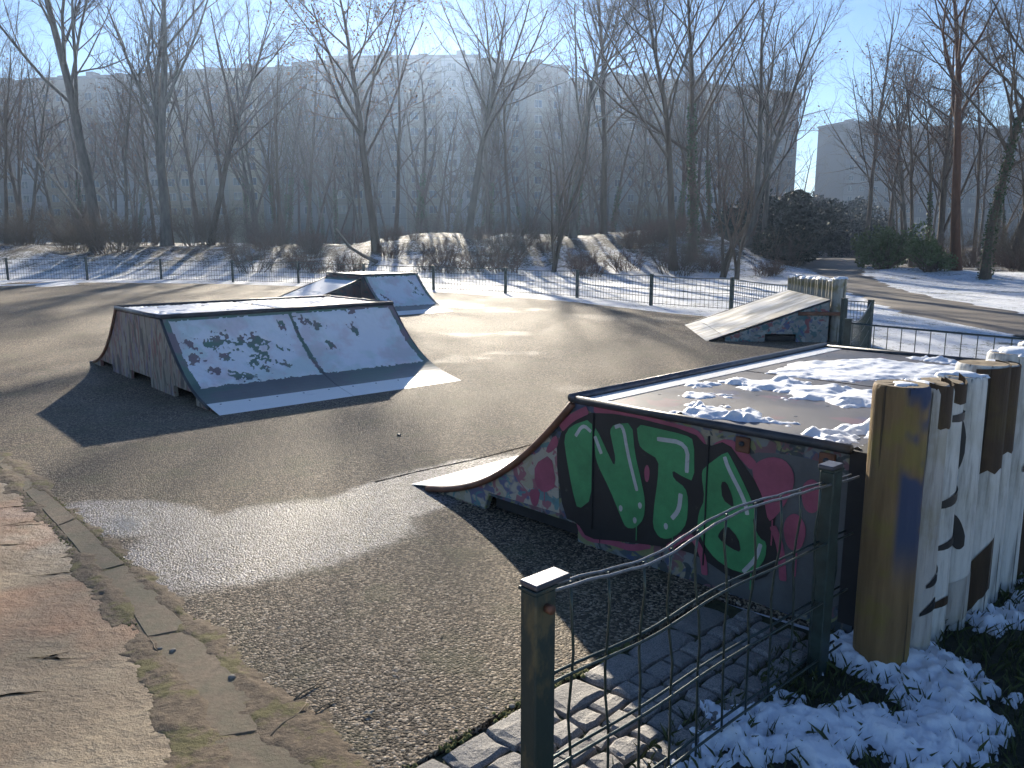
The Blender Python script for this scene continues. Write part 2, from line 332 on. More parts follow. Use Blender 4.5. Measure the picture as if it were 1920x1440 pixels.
# numpy value noise
_rs = np.random.RandomState(11); _tab = _rs.rand(256, 256)
def vn(x, y):
    x = np.asarray(x, float); y = np.asarray(y, float)
    xi = np.floor(x).astype(int); yi = np.floor(y).astype(int); fx = x - xi; fy = y - yi
    fx = fx * fx * (3 - 2 * fx); fy = fy * fy * (3 - 2 * fy)
    g = lambda a, b: _tab[a & 255, b & 255]
    return (g(xi, yi) * (1 - fx) + g(xi + 1, yi) * fx) * (1 - fy) + (g(xi, yi + 1) * (1 - fx) + g(xi + 1, yi + 1) * fx) * fy
def fbm(x, y, o=4, g=.5):
    s = 0; a = 1; n = 0
    for i in range(o): s = s + a * vn(x * 2 ** i + 17.3 * i, y * 2 ** i + 9.1 * i); n += a; a *= g
    return s / n
def sstep(a, b, x):
    t = np.clip((x - a) / (b - a), 0, 1); return t * t * (3 - 2 * t)
def pip(x, y, poly):
    """signed-ish inside test for arrays"""
    ins = np.zeros(x.shape, bool); n = len(poly)
    for i in range(n):
        x1, y1 = poly[i]; x2, y2 = poly[(i + 1) % n]
        c = ((y1 > y) != (y2 > y)) & (x < (x2 - x1) * (y - y1) / (y2 - y1 + 1e-12) + x1); ins ^= c
    return ins
def sdist(x, y, poly):
    d = np.full(x.shape, 1e9); n = len(poly)
    for i in range(n):
        ax, ay = poly[i]; bx, by = poly[(i + 1) % n]; ex, ey = bx - ax, by - ay
        t = np.clip(((x - ax) * ex + (y - ay) * ey) / (ex * ex + ey * ey + 1e-12), 0, 1)
        d = np.minimum(d, np.hypot(x - ax - t * ex, y - ay - t * ey))
    return np.where(pip(x, y, poly), d, -d)
def sheet_mesh(name, X, Y, field, thick, pos, mat, parent=None):
    """X,Y grids, field>0 where the sheet exists; pos(X,Y,h)->points. A closed-looking crust whose rim tapers to the surface."""
    ok = field > 0
    cell = ok[:-1, :-1] | ok[1:, :-1] | ok[:-1, 1:] | ok[1:, 1:]
    h = np.where(ok, thick * np.ones_like(field), -.004)
    idx = np.arange(X.size).reshape(X.shape)
    P = pos(X, Y, h).reshape(-1, 3)
    i, j = np.nonzero(cell)
    Q = np.stack([idx[i, j], idx[i + 1, j], idx[i + 1, j + 1], idx[i, j + 1]], 1)
    used, inv = np.unique(Q.ravel(), return_inverse=True)
    return npmesh(name, P[used], inv.reshape(-1, 4), mat, parent, True)

# ================================================================== GROUND
def terr(x, y):
    x = np.asarray(x, float); y = np.asarray(y, float)
    m = 2.05 * np.exp(-((y - 47) / 6.5) ** 2) * sstep(-15, -5, x) * (1 - sstep(11, 16, x))
    m = m + .55 * np.exp(-((y - 42) / 4.) ** 2) * np.exp(-((x + 13) / 4.) ** 2)
    m = m + .35 * np.exp(-((y - 38) / 5.) ** 2) * np.exp(-((x - 20) / 5.) ** 2)
    m = np.maximum(m, 1.35 * sstep(35.3, 46, y) * (1 - sstep(-10, -4, x)) * (1 - sstep(60, 140, y)))
    far = sstep(22, 40, np.hypot(x, y))
    return -.035 + (m + .30 * (fbm(x * .35 + 50, y * .35 + 50, 3) - .5) + m * .35 * (fbm(x * .6 + 20, y * .6 + 90, 3) - .5)) * far
gx = np.concatenate([np.linspace(-420, -48, 18)[:-1], np.arange(-48, 48, .8), np.linspace(48, 420, 18)])
gy = np.concatenate([np.linspace(-60, 14, 12)[:-1], np.arange(14, 84, .8), np.linspace(84, 640, 22)])
GX, GY = np.meshgrid(gx, gy, indexing='ij'); idx = np.arange(GX.size).reshape(GX.shape)
V = np.stack([GX, GY, terr(GX, GY)], -1).reshape(-1, 3)
Q = np.stack([idx[:-1, :-1], idx[1:, :-1], idx[1:, 1:], idx[:-1, 1:]], -1).reshape(-1, 4)
tag(npmesh('ground', V, Q, M['ground'], None, True), kind='structure')

# asphalt court
court = [(-31, 36), (-36, 33), (-24.2, 27.7), (-4.02, 6.09), (-2.91, 4.92), (-1.73, 3.63), (-.9, 2.67), (-.58, 2.28), (-.42, 2.08), (-.36, 2.26), (.03, 2.66), (.97, 3.555), (1.55, 3.1), (3.75, 5.2), (3.72, 8.6), (5.05, 12.3), (5.55, 13), (5.6, 15.9), (4.5, 17.2), (3.3, 18.8), (1.76, 21.6), (-.16, 23.75), (-1.95, 25.4), (-4.19, 26.9), (-7.71, 29.2), (-10.56, 30.6), (-16.68, 31.9), (-20.1, 32.0)]
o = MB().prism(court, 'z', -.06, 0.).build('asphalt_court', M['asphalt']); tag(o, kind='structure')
# footpath on the left and its edging stones
FP = [(-24.4, 27.3), (-3.74, 5.65), (-2.69, 4.48), (-1.72, 3.35), (-1.26, 2.74), (-.95, 2.28), (-.5, 1.6), (0, 1.0), (.3, .4), (-3.5, -1.5), (-12, 4), (-30, 22)]
o = MB().prism(FP, 'z', -.07, -.001).build('footpath', M['footpath']); tag(o, kind='structure')
verge = [(-.36, 2.2), (.03, 2.62), (.97, 3.52), (1.5, 3.05), (3.7, 5.15), (4.4, 4.6), (3.2, -1), (.35, .4), (.0, 1.0), (-.45, 1.6)]
o = MB().prism(verge, 'z', -.07, -.022).build('turf', M['soil']); tag(o, kind='structure')
kr = empty('kerb', (0, 0, 0), kind='structure')
a_ = [(-5.8, 8.0), (-4.02, 6.09), (-2.91, 4.92), (-1.73, 3.63), (-.9, 2.67), (-.58, 2.28), (-.2, 1.75)]; b_ = [(-5.6, 7.62), (-3.74, 5.65), (-2.69, 4.48), (-1.72, 3.35), (-1.26, 2.74), (-.95, 2.28), (-.55, 1.7)]
def along(pl, s):
    seg = [math.dist(pl[i], pl[i + 1]) for i in range(len(pl) - 1)]; s *= sum(seg)
    for i, L_ in enumerate(seg):
        if s <= L_ + 1e-9: t = s / L_; return (pl[i][0] + (pl[i + 1][0] - pl[i][0]) * t, pl[i][1] + (pl[i + 1][1] - pl[i][1]) * t)
        s -= L_
    return pl[-1]
NK = 9
for i in range(NK):
    s0, s1 = i / NK + .0012, (i + 1) / NK - .0012; pa = [along(a_, s0 + (s1 - s0) * k / 5) for k in range(6)]; pb = [along(b_, s0 + (s1 - s0) * k / 5) for k in range(6)]
    inset = lambda p, q, t: (p[0] + (q[0] - p[0]) * t, p[1] + (q[1] - p[1]) * t)
    poly = [inset(p, q, random.uniform(.07, .12)) for p, q in zip(pa, pb)] + [inset(q, p, random.uniform(.05, .11)) for p, q in zip(pa, pb)][::-1]
    MB().prism(poly, 'z', -.06, .0035 + .003 * random.random()).build('kerb_stone', M['kerb'], kr, bevel=.004)
# soil and moss under and between the edging stones
MB().prism([along(a_, k / 12) for k in range(13)] + [along(b_, k / 12) for k in range(13)][::-1], 'z', -.065, .0005).build('dirt_bed', M['dirt'], kr)
# park path on the right
pp = [(31, 95), (38.5, 95), (35.2, 82), (24, 56), (15.8, 36.2), (13.1, 26.6), (12.2, 21.9), (11.9, 18.2), (14, 12), (22, 2), (14, 0), (9.8, 9), (8.9, 13.9), (9.0, 15.2), (9.0, 17.7), (9.7, 21.4), (11.1, 26.6), (12.6, 31.6), (16.5, 46.2), (21.5, 60), (28.8, 80)]
def drape(name, poly, step_, dz, mat):
    xs = np.arange(min(p[0] for p in poly), max(p[0] for p in poly), step_); ys = np.arange(min(p[1] for p in poly), max(p[1] for p in poly), step_)
    X, Y = np.meshgrid(xs, ys, indexing='ij'); f = sdist(X, Y, poly) + .35 * (fbm(X * 2, Y * 2, 3) - .5)
    return sheet_mesh(name, X, Y, f, 0., lambda x, y, h: np.stack([x, y, terr(x, y) + np.where(h < 0, -.06, dz)], -1), mat)
tag(drape('park_path', pp, .3, .03, M['park_path']), kind='structure')

# ------------------------------------------------------------------ cobbles beside the court
CO, CA = (0.97, 3.545), R(44)
cob = empty('cobble_paving', (CO[0], CO[1], 0), CA, kind='structure')
MB().box(-2.6, -.02, -.60, -.005, -.06, -.017).build('sand_bed', M['joint'], cob)
def sett(x, y, lx, ly, seed):
    rr = random.Random(seed); n = 3; V = []
    outl = [(-.5, -.5), (0, -.54), (.5, -.5), (.54, 0), (.5, .5), (0, .54), (-.5, .5), (-.54, 0)]
    jit = [(rr.uniform(-.07, .07), rr.uniform(-.07, .07)) for _ in outl]
    hz = rr.uniform(-.006, .006)
    for (sc_, z) in ((1, -.05), (1, -.022), (.93, -.006), (.72, .004)):
        for (px, py), (jx, jy) in zip(outl, jit): V.append((x + (px + jx) * lx * sc_, y + (py + jy) * ly * sc_, z + hz + (rr.uniform(-.004, .004) if z > -.01 else 0)))
    F_ = [(r * 8 + k, r * 8 + (k + 1) % 8, (r + 1) * 8 + (k + 1) % 8, (r + 1) * 8 + k) for r in range(3) for k in range(8)]
    V.append((x, y, .006 + hz)); F_ += [(24 + k, 24 + (k + 1) % 8, 32) for k in range(8)]
    return V, F_
x = -.14
i = 0
while x > -2.55:
    L_ = random.uniform(.20, .34); v, f = sett(x - L_ / 2, -.085, L_ - .014, .145, i); mesh('kerb_sett', v, f, M['granite'], cob, False); x -= L_; i += 1
for r in range(4):
    x = -.04 - .05 * (r % 2)
    while x > -2.55:
        L_ = random.uniform(.095, .135); v, f = sett(x - L_ / 2, -.212 - .104 * r, L_ - .013, .091, 1000 + i); mesh('cobble', v, f, M['granite'], cob, False); x -= L_; i += 1

# ================================================================== RAMPS
PS = np.array([0, .276, .53, .739, .949, 1.097, 1.237, 1.348, 1.46]); PZ = np.array([0.002, .051, .122, .207, .334, .445, .575, .695, .81])
_pf = np.polyfit(PS, PZ, 4)
def prof(t):      # t 0..1 -> (s,z), both 0..1
    s = np.asarray(t, float) * 1.46; z = np.polyval(_pf, s); z0 = np.polyval(_pf, 0); z1 = np.polyval(_pf, 1.46)
    return np.asarray(t, float), (z - z0) / (z1 - z0)
def curve_pts(L_, H_, n=20, t0=0, t1=1):
    s, z = prof(np.linspace(t0, t1, n)); return [(a * L_, b * H_) for a, b in zip(s, z)]
def strip(pts2, axis, a, b, th, name, mat, parent, flip=1):
    """sheet of thickness th following a curve"""
    low = [(p[0], p[1] - th) for p in pts2]
    return MB().prism([p for p in pts2] + low[::-1], axis, a, b).build(name, mat, parent)

# ---- near quarter pipe, local x up the ramp, local y along the coping
QP = empty('quarter_pipe', (-.6955, 5.282, 0), R(-45.31), label='near quarter pipe with green graffiti letters on its side and melting snow on deck', cat='skate ramp', group='skate ramps')
QW, QH, QL = 3.07, .80, 1.46
cp = curve_pts(QL, QH, 24)
side = [(.30, .0)] + [(a, b - .035) for a, b in cp if a > .34] + [(QL, QH - .02), (3.02, QH - .02), (3.02, 0), (1.50, 0), (1.50, .10), (.78, .10), (.74, 0)]
for y in (0.01, QW - .05):
    MB().prism(side, 'y', y, y + .035).build('side_panel', M['tag_qp'], QP)
pale = [(.36, .012)] + [(a, b - .038) for a, b in cp if .40 < a < 1.30] + [(1.34, .50), (1.36, .13), (.80, .118), (.775, .118), (.735, .012)]
MB().prism(pale, 'y', .0085, .0115).build('painted_field', M['tag_pale'], QP)
strip([(a, b) for a, b in cp if True][6:], 'y', 0, QW, .012, 'transition_sheet', M['plate'], QP)
strip(curve_pts(QL, QH, 8, 0, .2595), 'y', 0, QW, .004, 'threshold_plate', M['plate'], QP)
MB().tube([(a, -.006, b - .022) for a, b in cp[3:]], .020, 8).build('edge_rail', M['rust'], QP, True)
MB().tube([(a, QW + .006, b - .022) for a, b in cp[3:]], .020, 8).build('edge_rail', M['rust'], QP, True)
MB().tube([(QL, -.02, QH + .012), (QL, QW + .02, QH + .012)], .024, 10).build('coping', M['coping'], QP, True)
for k in range(2):
    MB().box(QL + .012, 3.0, .02 + k * (QW / 2), (k + 1) * QW / 2 - .005 - .02 * k, QH - .02, QH).build('deck_board', M['deck'], QP)
MB().box(QL + .03, QL + .16, .03, QW - .03, QH + .0005, QH + .004).build('deck_plate', M['plate'], QP)
MB().tube([(QL + .01, 0, QH + .004), (2.97, -.012, QH + .008)], .021, 8).build('edge_trim', M['trim'], QP, True)
MB().tube([(QL + .02, QW, QH + .004), (2.99, QW, QH + .004)], .021, 8).build('edge_trim', M['trim'], QP, True)
MB().box(2.96, 3.06, .0, QW, .05, QH + .002).build('back_beam', M['dark'], QP)
MB().box(1.45, 2.9, .3, .36, .01, .5).build('inner_joist', M['dark'], QP)
MB().box(.8, 2.9, .05, .08, .02, .10).build('kick_board', M['dark'], QP)
for s in (2.476, 2.867):
    MB().box(s - .035, s + .035, -.006, .0105, .70, .772).build('bracket', M['rust'], QP, bevel=.004)
    MB().tube([(s, .0, .742), (s, -.016, .742)], .012, 8).build('bolt', M['trim'], QP, True)
# graffiti: every layer of paint is a thin sheet on the board
def smoothpoly(p, n=2):
    for _ in range(n):
        q = []
        for i in range(len(p)):
            a, b = p[i], p[(i + 1) % len(p)]
            q += [(a[0] * .78 + b[0] * .22, a[1] * .78 + b[1] * .22), (a[0] * .22 + b[0] * .78, a[1] * .22 + b[1] * .78)]
        p = q
    return p
def paint(name, poly, layer, mat, sm=1, par=QP):
    poly = smoothpoly([tuple(p) for p in poly], sm) if sm else poly
    y = .0085 - .0016 * layer
    return mesh(name, [(a, y, b) for a, b in poly], [tuple(range(len(poly)))], M[mat], par)
def stroke(name, pts, wd, layer, mat):
    pts = [Vector(p) for p in pts]
    for _ in range(2):
        q = [pts[0]]
        for a, b in zip(pts, pts[1:]): q += [a * .75 + b * .25, a * .25 + b * .75]
        pts = q + [pts[-1]]
    y = .0085 - .0016 * layer; l, r = [], []
    for i, p in enumerate(pts):
        d = (pts[min(i + 1, len(pts) - 1)] - pts[max(0, i - 1)]).normalized(); n = Vector((-d.y, d.x)) * wd / 2
        k = .75 if i in (0, len(pts) - 1) else 1
        l.append(p + n * k); r.append(p - n * k)
    v = [(p.x, y, p.y) for p in l + r]; n = len(l)
    return mesh(name, v, [(i, i + 1, n + i + 1, n + i) for i in range(n - 1)], M[mat], QP)
def blob(name, c, rx, rz, layer, mat, rot=0):
    y = .0085 - .0016 * layer; v = []
    for k in range(18):
        a = 2 * math.pi * k / 18; px, pz = rx * math.cos(a) * (1 + .05 * math.sin(3 * a)), rz * math.sin(a)
        v.append((c[0] + px * math.cos(rot) - pz * math.sin(rot), y, c[1] + px * math.sin(rot) + pz * math.cos(rot)))
    return mesh(name, v, [tuple(range(18))], M[mat], QP)
G_black = [[1.329, 0.475], [1.386, 0.638], [1.53, 0.74], [1.786, 0.77], [2.215, 0.75], [2.291, 0.69], [2.393, 0.74], [2.503, 0.626], [2.655, 0.462], [2.649, 0.36], [2.682, 0.244], [2.612, 0.121], [2.451, 0.083], [2.305, 0.132], [2.214, 0.147], [2.058, 0.131], [1.79, 0.084], [1.571, 0.039], [1.50, 0.11], [1.40, .115]]
paint('graffiti_field', [(2.2, .005), (3.0, .005), (3.0, .70), (2.75, .74), (2.45, .70), (2.3, .3)], 1, 'spray_slate', 2)
stroke('graffiti_outline', [[1.60, 0.775], [1.796, 0.765], [1.934, 0.76], [2.136, 0.745], [2.251, 0.742], [2.278, 0.62], [2.397, 0.75], [2.534, 0.644]], .05, 2, 'spray_pink')
stroke('graffiti_outline', [[1.49, 0.15], [1.54, 0.03], [1.719, 0.066], [1.866, 0.062], [1.986, 0.117]], .035, 2, 'spray_pink')
stroke('graffiti_outline', [[2.094, 0.131], [2.218, 0.25], [2.297, 0.159], [2.31, 0.057]], .035, 4, 'spray_pink')
stroke('graffiti_outline', [[2.643, 0.392], [2.687, 0.307], [2.707, 0.152]], .035, 4, 'spray_pink')
stroke('graffiti_outline', [[1.37, 0.625], [1.45, .70], [1.56, 0.758]], .045, 4, 'spray_pink')
paint('graffiti_shadow', G_black, 3, 'spray_black', 1)
paint('graffiti_letter', [[1.393, 0.577], [1.441, 0.652], [1.591, 0.717], [1.6, 0.573], [1.601, 0.272], [1.503, 0.185], [1.464, 0.278], [1.417, 0.455]], 4, 'spray_green')
paint('graffiti_letter', [[1.607, 0.68], [1.649, 0.63], [1.706, 0.544], [1.747, 0.485], [1.755, 0.53], [1.729, 0.613], [1.712, 0.673], [1.74, 0.71], [1.854, 0.736], [1.877, 0.578], [1.919, 0.453], [1.95, 0.343], [1.945, 0.247], [1.891, 0.181], [1.834, 0.17], [1.804, 0.211], [1.721, 0.354], [1.638, 0.466], [1.616, 0.527]], 4, 'spray_green')
paint('graffiti_letter', [[1.881, 0.735], [2.007, 0.733], [2.17, 0.728], [2.221, 0.711], [2.231, 0.508], [2.16, 0.52], [2.103, 0.540], [2.113, 0.497], [2.183, 0.467], [2.202, 0.412], [2.199, 0.291], [2.159, 0.227], [2.092, 0.177], [2.038, 0.175], [2.0, 0.223], [2.005, 0.334], [2.022, 0.477], [2.023, 0.577], [1.932, 0.605], [1.899, 0.63]], 4, 'spray_green')
paint('graffiti_letter', [[2.276, 0.584], [2.396, 0.693], [2.421, 0.663], [2.479, 0.576], [2.528, 0.496], [2.561, 0.427], [2.542, 0.387], [2.582, 0.32], [2.619, 0.309], [2.617, 0.231], [2.577, 0.162], [2.519, 0.129], [2.442, 0.128], [2.362, 0.155], [2.303, 0.206], [2.258, 0.276], [2.262, 0.359], [2.292, 0.433], [2.27, 0.546]], 4, 'spray_green')
paint('graffiti_counter', [[2.374, 0.539], [2.404, 0.546], [2.438, 0.482], [2.449, 0.428], [2.386, 0.456]], 5, 'spray_black')
paint('graffiti_counter', [[2.379, 0.293], [2.415, 0.34], [2.479, 0.292], [2.498, 0.225], [2.444, 0.231], [2.372, 0.262]], 5, 'spray_black')
paint('graffiti_heart', [[2.62, 0.405], [2.593, 0.505], [2.521, 0.62], [2.554, 0.675], [2.616, 0.708], [2.679, 0.707], [2.723, 0.663], [2.73, 0.604], [2.704, 0.524], [2.654, 0.437]], 4, 'spray_pink')
blob('graffiti_blot', (2.81, .57), .045, .075, 4, 'spray_pink'); blob('graffiti_blot', (2.745, .39), .05, .085, 4, 'spray_pink'); blob('graffiti_blot', (1.955, .49), .016, .045, 4, 'spray_pink')
paint('graffiti_blot', [[1.169, 0.379], [1.295, 0.465], [1.342, 0.285], [1.24, 0.218], [1.169, 0.264]], 2, 'spray_pink'); paint('graffiti_blot', [[1.122, 0.218], [1.217, 0.239], [1.194, 0.128], [1.146, 0.128]], 2, 'spray_pink'); paint('graffiti_blot', [[1.249, 0.474], [1.327, 0.590], [1.356, 0.528], [1.284, 0.463]], 2, 'spray_pink')
for pts, wd in (([[2.01, 0.68], [2.189, 0.691], [2.188, 0.543]], .022), ([[2.159, 0.432], [2.154, 0.348], [2.113, 0.292]], .024), ([[2.387, 0.663], [2.409, 0.611], [2.499, 0.482], [2.518, 0.413]], .020), ([[2.591, 0.294], [2.574, 0.218], [2.511, 0.134]], .02), ([[1.479, 0.6], [1.53, 0.675], [1.588, 0.644]], .02), ([[1.614, 0.624], [1.661, 0.536]], .022), ([[1.746, 0.695], [1.798, 0.719], [1.831, 0.576], [1.898, 0.386]], .02)):
    stroke('graffiti_highlight', pts, wd, 5, 'spray_white')
for c in ([2.08, 0.244], [1.889, 0.226], [1.919, 0.313], [1.797, 0.268]): blob('graffiti_highlight', c, .012, .017, 5, 'spray_white')

for s_ in (1.603, 2.30):      # butt joints of the boards, with paint broken along them
    MB().box(s_ - .003, s_ + .003, -.0035, .0095, .105, .745).build('panel_joint', M['dark'], QP)
for s_, z_, d_, m_ in ((1.66, .11, .07, 'black'), (2.06, .14, .09, 'black'), (2.45, .10, .06, 'black'), (2.64, .40, .10, 'pink'), (2.76, .31, .12, 'pink'), (1.25, .22, .05, 'pink'), (1.9, .19, .07, 'green'), (2.55, .14, .08, 'green'), (2.12, .19, .06, 'green')):
    stroke('paint_drip', [(s_, z_ + .02), (s_ + .002, z_ - d_ * .5), (s_ + .001, z_ - d_)], .007, 5, 'spray_' + m_)
for i in range(9):
    for k in range(4): MB().tube([(1.70 + .40 * k, .10 + .357 * i, QH - .002), (1.70 + .40 * k, .10 + .357 * i, QH + .0015)], .009, 8).build('screw', M['coping'], QP)
# melting snow on the quarter-pipe deck
def deck_snow():
    X, Y = np.meshgrid(np.arange(1.5, 3.0, .012), np.arange(.03, 3.05, .012), indexing='ij')
    nz = fbm(X * 7, Y * 7, 4) - .5; fine = fbm(X * 26, Y * 26, 3) - .5
    A = np.maximum(sdist(X, Y, [(1.76, 1.55), (1.70, 2.15), (1.98, 2.68), (2.35, 2.72), (2.95, 2.70), (2.95, 2.1), (2.45, 1.90), (2.29, 1.62), (1.9, 1.52)]), -9)
    f = A + .10 * nz + .05 * fine; ht = np.full(X.shape, .022)
    for poly, k, hh in (([(1.68, .85), (1.73, 1.22), (2.01, 1.40), (2.54, 1.36), (2.95, 1.28), (2.95, .80), (2.71, .86), (2.51, .86), (2.24, .95), (1.86, .97)], .42, .045), ([(2.06, .06), (1.98, .36), (2.2, .38), (2.62, .34), (2.62, .22), (2.38, .12)], .34, .06), ([(2.66, .2), (2.74, .46), (2.95, .46), (2.95, .06), (2.8, .06)], .30, .07), ([(1.78, .5), (1.80, .62), (1.98, .64), (1.98, .52)], .3, .03), ([(2.1, 2.86), (2.1, 2.98), (2.5, 3.0), (2.5, 2.86)], .25, .05)):
        g = sdist(X, Y, poly) * .9 + k * .8 * nz + .14 * fine; take = g > f; f = np.where(take, g, f); ht = np.where(take, hh, ht)
    lump = np.clip(fbm(X * 11 + 3, Y * 11, 2) - .42, 0, 1) * 1.5
    def pos(x, y, h):
        hh = np.where(h < 0, -.004, np.minimum(np.clip(f, 0, 1) * .55 + .006, 1) * 0 + sstep(0, .10, f) * ht * (.30 + lump) + .004)
        return np.stack([x, y, QH + hh], -1)
    return sheet_mesh('snow_cover', X, Y, f, 1., pos, M['snow'], QP)
deck_snow()

# ---- big two-sided ramp
BR = empty('spine_ramp', (-2.7925, 7.4695, 0), R(41.5), label='long two-sided ramp dusted with trodden snow and paw marks, left of centre', cat='skate ramp', group='skate ramps')
BW, BH, BF, BD0, BD1 = 2.92, .83, 1.46, 1.46, 3.10; BB = 4.58
fr = curve_pts(BF, BH, 24)                     # (y,z)
bk = [(BB - a * (BB - BD1) / BF, b) for a, b in fr]
prof_side = [(.25, 0)] + [(a, b - .03) for a, b in fr if a > .3] + [(BD0, BH - .03), (BD1, BH - .03)] + [(a, b - .03) for a, b in bk if a < BB - .3][::-1] + [(BB - .25, 0), (BB - .55, 0), (BB - .55, .09), (BB - 1.1, .09), (BB - 1.1, 0), (2.75, 0), (2.75, .11), (2.0, .11), (2.0, 0), (1.25, 0), (1.25, .12), (.62, .12), (.62, 0)]
for x in (.008, BW - .048): MB().prism(prof_side, 'x', x, x + .04).build('side_panel', M['tag_ramp'], BR)
h2 = BW / 2
for (x0, x1) in ((0, h2 - .004), (h2 + .004, BW)):
    strip(fr[5:], 'x', x0, x1, .014, 'transition_sheet', M['sheet'], BR)
    strip(curve_pts(BF, BH, 8, 0, .216), 'x', x0, x1, .004, 'threshold_plate', M['plate'], BR)
    strip(bk[5:], 'x', x0, x1, .014, 'transition_sheet', M['sheet'], BR)
    strip([(BB - a * (BB - BD1) / BF, b) for a, b in curve_pts(BF, BH, 8, 0, .216)], 'x', x0, x1, .004, 'threshold_plate', M['plate'], BR)
    MB().box(x0 + .01, x1 - .01, BD0 + .02, BD1 - .02, BH - .02, BH).build('deck_board', M['deck'], BR)
for y in (BD0, BD1): MB().tube([(-.01, y, BH + .006), (BW + .01, y, BH + .006)], .028, 10).build('coping', M['trim'], BR, True)
for x in (.0, BW): MB().tube([(x, BD0, BH + .004), (x, BD1, BH + .004)], .024, 8).build('edge_trim', M['coping'], BR, True)
for x in (-.004, BW + .004):
    MB().tube([(x, a, b - .02) for a, b in fr[4:]], .018, 8).build('edge_rail', M['trim'], BR, True)
    MB().tube([(x, a, b - .02) for a, b in bk[4:]], .018, 8).build('edge_rail', M['rust'], BR, True)
MB().box(.3, BW - .3, 1.3, 3.2, .02, .5).build('inner_frame', M['dark'], BR)
for k in range(10):
    s, z = prof(.185); MB().tube([(.12 + k * .298, float(s) * BF, float(z) * BH - .004), (.12 + k * .298, float(s) * BF, float(z) * BH + .003)], .010, 8).build('bolt', M['trim'], BR)
def footprints(seed, n, x0, x1, c0, c1):
    r = np.random.RandomState(seed); return [(r.uniform(x0, x1), r.uniform(c0, c1), r.uniform(.035, .06), r.uniform(.05, .10), r.uniform(0, 3.1)) for _ in range(n)]
def marks(X, Y, fp, ragged):
    m = np.full(X.shape, 9.)
    for (cx, cy, a, b, th) in fp:
        u = ((X - cx) * math.cos(th) + (Y - cy) * math.sin(th)) / a; v = (-(X - cx) * math.sin(th) + (Y - cy) * math.cos(th)) / b
        m = np.minimum(m, (np.hypot(u, v) - 1) * .06 + ragged)
    return m
def ramp_snow(parent, x0, x1, t0, t1, L_, H_, fp, name='snow_cover', y_of=None, thin=.05, sd=0, step_=.013):
    X, T = np.meshgrid(np.arange(x0, x1 + 1e-6, step_), np.linspace(t0, t1, int((t1 - t0) * L_ * 1.2 / step_)), indexing='ij')
    C = T * L_ * 1.15
    nz = fbm(X * 5 + sd, C * 5 + sd, 4) - .5; fine = fbm(X * 30 + sd, C * 30, 3) - .5
    edge = np.minimum(np.minimum(X - x0, x1 - X) - .012 + .04 * nz, (T - t0) * L_ * .8 - .05)
    f = np.minimum(edge + .05 * fine, (t1 - T) * L_ - .015 + .03 * fine) + .0
    f = np.minimum(f, thin + .25 * nz + .22 * fine + .25)
    f = np.minimum(f, marks(X, C, fp, .24 * fine + .05 * nz))
    s, z = prof(T)
    ds, dz = prof(np.clip(T + .01, 0, 1)); tx, tz = (ds - s) * L_ + 1e-6, (dz - z) * H_; nn = np.hypot(tx, tz); nxv, nzv = -tz / nn, tx / nn
    def pos(x, y, h):
        hh = np.where(h < 0, -.003, .003 + .011 * sstep(0, .03, f) * (.6 + fine + .5 * nz))
        return np.stack([x, s * L_ + nxv * hh, z * H_ + nzv * hh], -1)
    return sheet_mesh(name, X, C, f, 1., pos, M['frost'], parent)
ramp_snow(BR, .06, h2 - .012, .40, .985, BF, BH, footprints(3, 15, .15, .95, .85, 1.6) + [(.9, 1.2, .05, .09, .4), (1.2, 1.25, .04, .06, 1.), (1.1, 1.0, .05, .08, 1.2), (1.3, 1.5, .03, .05, 0.)], sd=3)
ramp_snow(BR, h2 + .012, BW - .07, .40, .985, BF, BH, [(1.62, 1.55, .04, .07, .8), (1.75, 1.48, .04, .06, 1.8), (2.2, 1.4, .04, .06, .3), (2.25, 1.6, .04, .05, 1.), (1.8, 1.2, .05, .05, 0)], sd=9)
def flat_snow(parent, x0, x1, y0, y1, z, n, sd, step_=.013, cover=.30, ht=.012):
    X, Y = np.meshgrid(np.arange(x0, x1, step_), np.arange(y0, y1, step_), indexing='ij'); r = np.random.RandomState(sd)
    fine = fbm(X * 26 + sd, Y * 26, 3) - .5; nz = fbm(X * 6 + sd, Y * 6, 3) - .5
    fp = [(r.uniform(x0, x1), r.uniform(y0, y1), r.uniform(.03, .05), r.uniform(.05, .10), r.uniform(0, 3.1)) for _ in range(n)]
    f = np.minimum(np.minimum(np.minimum(X - x0, x1 - X), np.minimum(Y - y0, y1 - Y)) - .02 + .05 * fine, cover + .3 * nz + .2 * fine)
    f = np.minimum(f, marks(X, Y, fp, .12 * fine))
    return sheet_mesh('snow_cover', X, Y, f, 1., lambda x, y, h: np.stack([x, y, z + np.where(h < 0, -.003, .003 + ht * sstep(0, .03, f) * (.6 + fine))], -1), M['snow'], parent)
flat_snow(BR, .04, h2 - .01, BD0 + .04, BD1 - .04, BH, 14, 5); flat_snow(BR, h2 + .01, BW - .04, BD0 + .04, BD1 - .04, BH, 14, 6)

